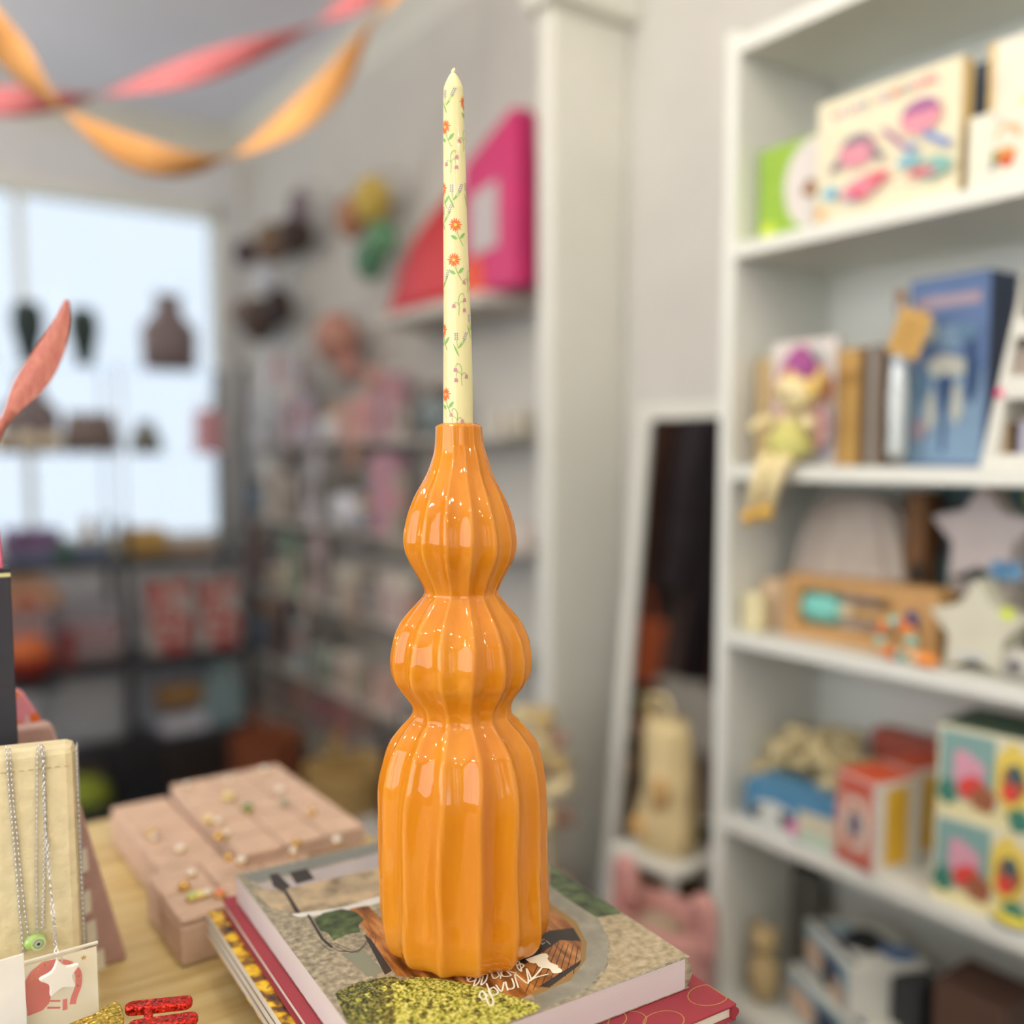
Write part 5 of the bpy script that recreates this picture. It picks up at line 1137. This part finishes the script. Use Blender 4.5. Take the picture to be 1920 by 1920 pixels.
def cname(c):
    base = {'white': (230, 226, 230), 'rose': (198, 150, 148), 'lavender': (206, 200, 214), 'taupe': (150, 134, 130), 'dark brown': (112, 90, 80), 'silver grey': (206, 202, 208), 'stone': (180, 166, 152), 'clay': (194, 148, 130), 'rust': (142, 94, 70), 'pale green': (160, 188, 160), 'blush': (206, 184, 188), 'charcoal': (112, 108, 112), 'raspberry': (194, 112, 124), 'sand': (190, 176, 152), 'cream': (214, 204, 180)}
    return min(base, key=lambda k: sum((a_ - b_) ** 2 for a_, b_ in zip(base[k], c)))
def hrow(py): return 'above the second shelf' if py < 800 else 'below the second shelf' if py < 920 else 'above the fourth shelf' if py < 1060 else 'below the fourth shelf' if py < 1250 else 'by the lowest shelf'
ORD = ['first', 'second', 'third', 'fourth', 'fifth', 'sixth', 'seventh', 'eighth', 'ninth', 'tenth']
HL = []
for i, (px, py, rgb) in enumerate(hooks):
    rk_ = sorted((h[0], j) for j, h in enumerate(hooks) if hrow(h[1]) == hrow(py)).index((px, i))
    HL.append('%s jewellery card on a hook %s, %s from the window' % (cname(rgb), hrow(py), ORD[rk_]))
for i, (px, py, rgb) in enumerate(hooks):
    X = W_X - .14 + (i % 3) * .012; p = onX(X, px, py)
    t = thing('hanging_jewellery_card', HL[i], 'card', p, -PI / 2, 'jewellery cards on hooks along the long wall')
    u = rnd.uniform(.03, .048); v = rnd.uniform(.045, .075)
    MB().box(-u, u, 0, .002, -v, v).build('backing_card', mat('hook_card_%d' % i, rgb, .6, .06, 20), t)
    MB().tube([(0, -.006, v - .004), (0, .02, v), (0, W_X - X, v + .002)], .0018, 5).build('hook', SILVER, t)
    MB().ell((-.011, -.004, 0), .006, .004, .008, n=8).ell((.011, -.004, 0), .006, .004, .008, n=8).build('earring_pair', GOLD if i % 2 else SILVER, t, smooth=True)
# floor goods by the wall
def woven(name, label, px, py_top, r, X, rgb, h):
    c = onX(X, px, py_top)
    t = thing(name, label, 'basket', (X, c.y, 0))
    m = ramp_mat('woven_%d' % rgb[0], [(.35, tuple(int(v * .7) for v in rgb)), (.6, rgb)], 'wave', 30, .85, .4)
    MB().lathe([(r * .8, 0), (r, h * .4), (r * 1.02, h * .96), (r * 1.05, h), (r * .95, h), (r * .9, h * .5), (.001, h * .45)], 24).build('woven_body', m, t, smooth=True)
    for s in (-1, 1): MB().tube(curve2([(0, s * r * .5, h * .97), (0, s * r * .6, h + .07), (0, s * r * 1.0, h + .05), (0, s * r, h * .95)], 4), .01, 6).build('handle', m, t, smooth=True)
    return t
woven('wicker_basket', 'golden wicker basket on the floor left of the vase', 655, 1400, .13, 1.20, (206, 170, 104), .33)
woven('rust_basket', 'rust brown basket behind the earring trays', 500, 1430, .13, 1.22, (172, 96, 60), .24)
X = 1.12; c0 = onX(X, 742, 1330)
t = thing('dark_handbag', 'dark brown handbag on a low stand left of the vase waist', 'bag', (X, c0.y, c0.z - .33), -PI / 2)
DB = mat('dark_leather', (44, 32, 32), .5, .1, 30)
MB().prism([(-.1, 0), (.1, 0), (.09, .22), (-.09, .22)], 0, .1, plane='xz').build('bag_body', DB, t, bevel=.012)
MB().tube(curve2([(-.06, .05, .21), (-.05, .05, .32), (.05, .05, .32), (.06, .05, .21)], 5), .008, 8).build('handle', DB, t, smooth=True)
zb_ = c0.z - .33
sd2 = thing('low_display_stand', 'low pale stand under the dark brown handbag', 'stand', (X + .06, c0.y, 0))
MB().box(-.1, .12, -.16, .16, zb_ - .03, zb_).build('stand_top', LEDGE, sd2, bevel=.004)
for u in (-.08, .08):
    for v in (-.13, .12): MB().box(u, u + .02, v, v + .02, 0, zb_ - .03).build('leg', LEDGE, sd2)
# cream bouquet of dried hydrangea at the pilaster foot
cb0 = onX(1.22, 1000, 1400)
fl_ = thing('dried_flower_bunch', 'bunch of cream dried flowers in a tall basket at the pilaster foot', 'dried flowers', (1.22, cb0.y, 0))
q = random.Random(9)
FC = [mat('dried_cream', (226, 208, 160), .95, .15, 30, bump=.3), mat('dried_straw', (206, 180, 126), .95, .15, 30, bump=.3), mat('dried_blush', (196, 156, 136), .95, .15, 30, bump=.3)]
for i, (px, py, r) in enumerate(((975, 1340, 22), (1008, 1345, 26), (1030, 1385, 26), (1000, 1400, 28), (1045, 1430, 22), (1010, 1450, 28), (1040, 1480, 24), (985, 1470, 26), (1050, 1530, 20), (1020, 1540, 26))):
    p = onX(1.22 + (i % 3) * .03 - .03, px, py) - Vector((1.22, cb0.y, 0)); r *= .00115
    b = MB()
    for k in range(9): b.ell((p.x + q.uniform(-r, r) * .7, p.y + q.uniform(-r, r) * .7, p.z + q.uniform(-r, r) * .6), r * .55, r * .55, r * .5, n=8)
    b.build('flower_head', FC[i % 3 if i != 3 else 0], fl_, smooth=True)
    MB().tube([tuple(p), (p.x * .4, p.y * .4, .2)], .003, 5).build('stem', FC[1], fl_)
MB().lathe([(.07, 0), (.09, .1), (.085, .26), (.09, .3), (.075, .29), (.07, .1), (.001, .08)], 22).build('basket', mat('blush_basket', (196, 160, 140), .9, .12, 30, bump=.2), fl_, smooth=True)

# ================================================================== metal rack before the window
RY, RD = 3.6, .28
rk = thing('display_rack', 'dark metal display rack with glass upper shelves before the window', 'rack', (0, RY, 0))
rx = [.385, .835, 1.285]
RZ = {'g1': onY(RY, 235, 684).z, 'g2': onY(RY, 235, 850).z, 's1': onY(RY, 235, 1048).z, 's2': onY(RY, 235, 1238).z, 's3': onY(RY, 235, 1395).z}
for x in rx:
    for y in (0, RD): MB().box(x - .012, x + .012, y - .012, y + .012, 0, RZ['g1'] + .02 if x != rx[1] else RZ['s1'] + .14).build('post', BLACKM, rk)
for k in ('g1', 'g2'):
    for a, c in zip(rx, rx[1:]): MB().box(a + .012, c - .012, 0, RD, RZ[k] - .008, RZ[k] - .0006).build('glass_shelf', GLASS, rk)
for k in ('s1', 's2', 's3'):
    for a, c in zip(rx, rx[1:]): MB().box(a + .012, c - .012, -.005, RD, RZ[k] - .03, RZ[k] - .0006).build('metal_shelf', BLACKM, rk)
for y in (0, RD): MB().box(rx[1] - .004, rx[1] + .004, y - .004, y + .004, RZ['s1'] + .14, RZ['g1']).build('washed_out_post', SILVER, rk)  # thin silver stands in for the dark post washed out by window glare
def RX(px, y=RY + .12): return onY(y, px, 900).x
def bust(label, px0, px1, pyt, lev, prof, rgb, facet=None):
    y = RY + .13; x0, x1 = RX(px0, y), RX(px1, y); h = onY(y, (px0 + px1) / 2, pyt).z - RZ[lev]
    t = thing('necklace_bust', label, 'bust', ((x0 + x1) / 2, y, RZ[lev]), 0, 'busts on the glass shelves')
    wd = (x1 - x0) / 2 * 1.28; h *= 1.05
    MB().lathe([(u * wd, v * h) for u, v in prof], facet or 22, sy=.42).build('bust_body', mat('bust_%d' % rgb[0], rgb, .6, .06, 20), t, smooth=not facet)
    MB().lathe([(prof[0][0] * wd * .8, 0), (prof[0][0] * wd * .85, .008)], 18, sy=.5).build('foot', BLACKM, t)
    return t
NECK = [(.95, 0), (.98, .3), (1, .5), (.85, .62), (.52, .72), (.45, .85), (.5, 1)]
HEAD = [(.5, 0), (.6, .15), (.85, .45), (1, .66), (.85, .9), (.65, 1)]
bust('dark green faceted bust, leftmost in the upper row', 40, 90, 572, 'g1', HEAD, (40, 56, 58), 10)
bust('dark green faceted bust, second in the upper row', 144, 190, 584, 'g1', HEAD, (44, 62, 58), 10)
bust('taupe necklace bust at the right of the upper row', 284, 366, 560, 'g1', NECK, (136, 122, 124))
bust('taupe necklace bust behind the palm spear in the lower row', 18, 106, 712, 'g2', NECK, (140, 128, 130))
bust('wide taupe necklace bust in the middle of the lower row', 132, 214, 778, 'g2', [(1, 0), (1, .4), (.95, .7), (.8, .85), (.9, 1)], (134, 120, 114))
bust('small grey green bust right in the lower row', 252, 300, 792, 'g2', [(.95, 0), (1, .4), (.8, .6), (.55, .75), (.5, 1)], (132, 134, 124))
t = thing('pale_pink_gift_bag', 'pale pink paper bag at the right end of the lower glass shelf', 'bag', (RX(393, RY + .1), RY + .08, RZ['g2']))
MB().prism([(-.045, 0), (.045, 0), (.04, .17), (-.04, .17)], 0, .06, plane='xz').build('bag_body', mat('pale_pink_paper', (236, 176, 184), .8, .04, 20), t, bevel=.003)
MB().tube(curve2([(-.02, .03, .17), (-.015, .03, .21), (.015, .03, .21), (.02, .03, .17)], 4), .003, 6).build('handle', WHITE, t)
for px, py, lab in ((50, 795, 'leftmost cream globe imitating a blurred highlight on the lower glass shelf'), (95, 795, 'second cream globe imitating a blurred highlight on the lower glass shelf'), (2, 820, 'white globe at the photo edge on the lower glass shelf')):  # cream globes imitate round out-of-focus highlights
    p = onY(RY + .06, px, py); r = .036
    t = thing('bokeh_globe', lab, 'globe', (p.x, RY + .045, RZ['g2']), 0, 'globes on the glass shelf')
    MB().ell((0, 0, r + .004), r, r, r, n=18).build('globe', mat('cream_globe', (240, 226, 196), .3, .03, 20, coat=.4), t, smooth=True)
    MB().lathe([(r * .5, 0), (r * .55, .006)], 16).build('base', GOLD, t)
def rbox(name, label, cat, px0, px1, pyt, lev, m, th=.1, dy=.03, art=(), arts=(), zoff=0, h=None, rz=0.0, bev=.003, part='body'):
    y = RY + dy; x0, x1 = RX(px0, y), RX(px1, y); hh = h or onY(y, (px0 + px1) / 2, pyt).z - RZ[lev] - zoff
    t = thing(name, label, cat, ((x0 + x1) / 2, y, RZ[lev] + zoff), rz)
    wd = x1 - x0
    MB().box(-wd / 2, wd / 2, 0, th, 0, hh).build(part, m, t, bevel=bev)
    if art: MB().flat([([(-wd / 2 + u * wd, v * hh) for u, v in p], mi) for p, mi in art], 0, .0008).build('front_print', list(arts), t)
    return t
WD = mat('toy_wood', (198, 160, 100), .6, .08, 20)
rbox('purple_book_pile', 'purple and blue flat book on the rack top bay at the left', 'book', 10, 112, 995, 's1', pl('rk_purple', 128, 108, 150), .18, .05, [(rect(0, 1, 0, .4), 0), (rect(0, 1, .42, .7), 1)], [pl('rk_blue', 120, 130, 160), pl('rk_plum', 140, 104, 140)])
rbox('green_block', 'small green block beside the purple book', 'toy', 100, 128, 1018, 's1', pl('rk_green', 74, 118, 104), .06, .02)
rbox('blue_tin', 'slate blue tin on the dark rack shelf', 'tin', 132, 196, 1022, 's1', pl('rk_slate', 112, 128, 156), .1, .03, bev=.012)
rbox('wood_figure_block', 'slim wooden block figure standing on the rack', 'toy', 155, 172, 972, 's1', WD, .04, .1)
rbox('wooden_arch_toy', 'wide yellow wooden toy at the rack post', 'toy', 222, 312, 990, 's1', mat('yellow_wood', (208, 170, 98), .6, .06, 20), .08, .04, bev=.02)
rbox('low_wood_tray', 'low wooden tray at the right of the rack top bay', 'tray', 318, 400, 1018, 's1', mat('pinkish_wood', (190, 164, 140), .6, .06, 20), .12, .04)
rw = thing('wooden_rainbow', 'wooden rainbow stacking toy in orange and brown arcs', 'toy', (RX(40, RY), RY - .0, RZ['s2'] + .22))
for i, c in enumerate(((196, 150, 104), (226, 180, 160), (214, 120, 60))):
    R1, R0 = .115 - i * .034, .115 - i * .034 - .03
    arc = [(R1 * math.cos(PI * k / 14), R1 * math.sin(PI * k / 14)) for k in range(15)] + [(R0 * math.cos(PI * (14 - k) / 14), R0 * math.sin(PI * (14 - k) / 14)) for k in range(15)]
    MB().prism(arc, 0, .05, plane='xz').build('arc', mat('rainbow_%d' % i, c, .6, .06, 20), rw, bevel=.002)
rbox('rainbow_plinth', 'pale box under the wooden rainbow on the rack', 'box', -12, 75, 1130, 's2', pl('rk_pale', 176, 150, 150), .12, -.0, h=.22)
t = thing('orange_ball', 'orange and red ball on the rack beside the black box', 'ball', (RX(36, RY - .1), RY - .13, RZ['s2'] + .0))
rb_ = .075
MB().ell((0, 0, rb_), rb_, rb_, rb_, n=20, lo=0).build('orange_half', mat('ball_orange', (224, 116, 60), .5, .05, 20), t, smooth=True)
MB().ell((0, 0, rb_), rb_, rb_, rb_, n=20, hi=0).build('red_half', mat('ball_red', (176, 60, 50), .5, .05, 20), t, smooth=True)
rk2 = MB().box(RX(-40, RY - .14), RX(90, RY - .14), RY - .24, RY - .02, RZ['s2'] - .02, RZ['s2']).build('ball_ledge', BLACKM, rk, loc=(0, -RY, 0))
for i, (z0, c, lab) in enumerate(((0, (176, 160, 160), 'bottom folded mauve grey textile of the rack pile'), (.07, (190, 160, 166), 'middle folded pink textile of the rack pile'), (.14, (170, 166, 174), 'top folded grey textile of the rack pile'))):
    rbox('folded_textile', lab, 'textile', 92, 222, 0, 's2', mat('textile_%d' % i, c, .95, .08, 20, bump=.2), .2, .03, zoff=z0, h=.068, bev=.025)
rbox('red_mug_box', 'small dark red box in front of the folded textiles', 'box', 100, 128, 1185, 's2', pl('rk_red', 150, 70, 72), .03, -.005)
RP = [pl('poppy_red', 206, 84, 80), pl('poppy_deep', 190, 70, 74)]
PA = [(blobp(.22, .82, .22, .13, 141), 0), (blobp(.72, .88, .2, .1, 142), 0), (blobp(.5, .55, .2, .1, 143), 0), (blobp(.35, .3, .16, .14, 144), 0), (blobp(.8, .34, .15, .16, 145), 0), (blobp(.6, .09, .34, .09, 146), 1), (blobp(.1, .55, .1, .1, 147), 0)]
rbox('poppy_gift_bag', 'white gift bag with red blotches, left one on the rack', 'bag', 268, 352, 1085, 's2', pl('rk_white', 212, 202, 196), .1, .03, PA, RP)
rbox('poppy_gift_bag', 'white gift bag with red blotches, right one on the rack', 'bag', 368, 442, 1085, 's2', pl('rk_white', 212, 202, 196), .1, .03, PA, RP)
rbox('grey_pouch', 'pale grey pouch on the lowest rack shelf', 'pouch', 60, 226, 1262, 's3', mat('grey_pouch', (176, 178, 182), .85, .06, 20), .1, .06, bev=.03)
rbox('pale_wall_block', 'added pale grey block for the brighter back wall behind the white carton', 'case', 250, 400, 1248, 's3', mat('pale_wall_block', (178, 184, 196), .7, .05, 10), .06, .19)  # added block takes the tone of the brighter wall behind the rack
rbox('white_carton', 'white carton on the lowest rack shelf', 'box', 288, 378, 1345, 's3', pl('rk_carton', 216, 216, 226), .12, .02)
rbox('tan_wood_toy', 'tan wooden toy lying on the white carton', 'toy', 284, 372, 1298, 's3', mat('tan_toy_wood', (172, 132, 82), .6, .08, 20), .1, .03, zoff=RZ['s3'] * 0 + .1, h=.075, bev=.02)
t = thing('pale_blue_bag', 'pale blue cloth bag slouching on the lowest rack shelf', 'bag', (RX(404, RY + .05), RY + .04, RZ['s3']))
MB().prism(curve2([(-.075, 0), (.075, 0), (.082, .12), (.06, .22), (.015, .26), (-.045, .2), (-.082, .1), (-.075, 0)], 3)[:-1], 0, .09, plane='xz').build('bag_body', mat('pale_blue_cloth', (144, 168, 172), .9, .08, 20, bump=.1), t, bevel=.02)
MB().tube(curve2([(-.03, .05, .22), (-.02, .05, .32), (.05, .05, .32), (.06, .05, .23)], 4), .006, 6).build('handle', MATS['pale_blue_cloth'], t)
t = thing('lime_ball', 'yellow green ball on the floor at the foot of the rack', 'ball', (onY(3.35, 158, 1405).x, 3.35, .0))
MB().ell((0, 0, .1), .08, .08, .08, n=18).build('ball_skin', mat('lime_felt', (140, 152, 50), .8, .1, 20), t, smooth=True)
MB().lathe([(.06, 0), (.08, .02), (.05, .03)], 18).build('ring_stand', BLACKM, t)
rbox('black_crate', 'black crate on the floor under the display rack', 'crate', 196, 290, 1380, 's3', mat('black_plastic', (28, 28, 32), .6, .08, 20), .2, -.28, zoff=-RZ['s3'], h=.22)
rbox('long_black_bench', 'long low black bench in front of the display rack', 'bench', 60, 470, 1440, 's3', mat('black_plastic', (28, 28, 32), .6, .08, 20), .3, -.62, zoff=-RZ['s3'], h=.1)

# ================================================================== twisted paper streamers under the ceiling
def streamer(name, label, pts, dep, halfw, zeros, rgb):
    """ribbon along picture points; turns edge-on at the given path positions (0..1)"""
    n = 26
    P2 = curve2([(*p, d) for p, d in zip(pts, dep)], n)
    P = [atD(d, x, y) for x, y, d in P2]
    Ls = [0]
    for a_, c_ in zip(P2, P2[1:]): Ls.append(Ls[-1] + math.hypot(c_[0] - a_[0], c_[1] - a_[1]))
    org = P[0].copy(); vs = []
    for i, p in enumerate(P):
        x, y = P2[i][:2]
        # phase: count of passed zero points, linear between them
        s = Ls[i]; Z = [z for z in zeros]
        j = sum(1 for z in Z if z <= s)
        lo = Z[j - 1] if j > 0 else Z[0] - 300; hi = Z[j] if j < len(Z) else Z[-1] + 300
        phi = PI * (j + (s - lo) / (hi - lo)) + PI / 2
        td = (P[min(i + 1, len(P) - 1)] - P[max(i - 1, 0)]).normalized()
        view = (p - EYE).normalized(); nn = td.cross(view).normalized(); bb = td.cross(nn)
        wv = nn * math.cos(phi) + bb * math.sin(phi)
        for k in (-1, -.33, .33, 1): vs.append(p - org + wv * (halfw * k))
    m = MB(); m.add(vs, [(i * 4 + k, i * 4 + k + 1, i * 4 + k + 5, i * 4 + k + 4) for i in range(len(P) - 1) for k in range(3)])
    o = m.build(name, mat(name + '_paper', rgb, .8, .06, 30), None, smooth=True, loc=org)
    so = o.modifiers.new('thickness', 'SOLIDIFY'); so.thickness = .0008
    return tag(o, label, 'streamer')
op = [(-160, -160), (-40, 20), (20, 95), (120, 208), (225, 275), (330, 306), (435, 295), (530, 240), (620, 160), (690, 60), (740, -10), (800, -150)]
streamer('orange_streamer', 'twisted orange crepe paper streamer hanging in a swag below the ceiling', op, [1.55, 1.6, 1.65, 1.7, 1.8, 1.85, 1.9, 2.0, 2.05, 2.1, 2.2, 2.25], .031,
         [100, 463, 803, 1190], (240, 176, 108))
pp = [(-200, 205), (-60, 192), (40, 190), (150, 186), (290, 152), (420, 112), (560, 62), (650, 12), (760, -70)]
streamer('pink_streamer', 'twisted coral pink crepe paper streamer crossing behind the orange one', pp, [1.95, 2.0, 2.0, 2.05, 2.1, 2.15, 2.2, 2.25, 2.3], .029,
         [30, 388, 818, 1060], (232, 136, 140))
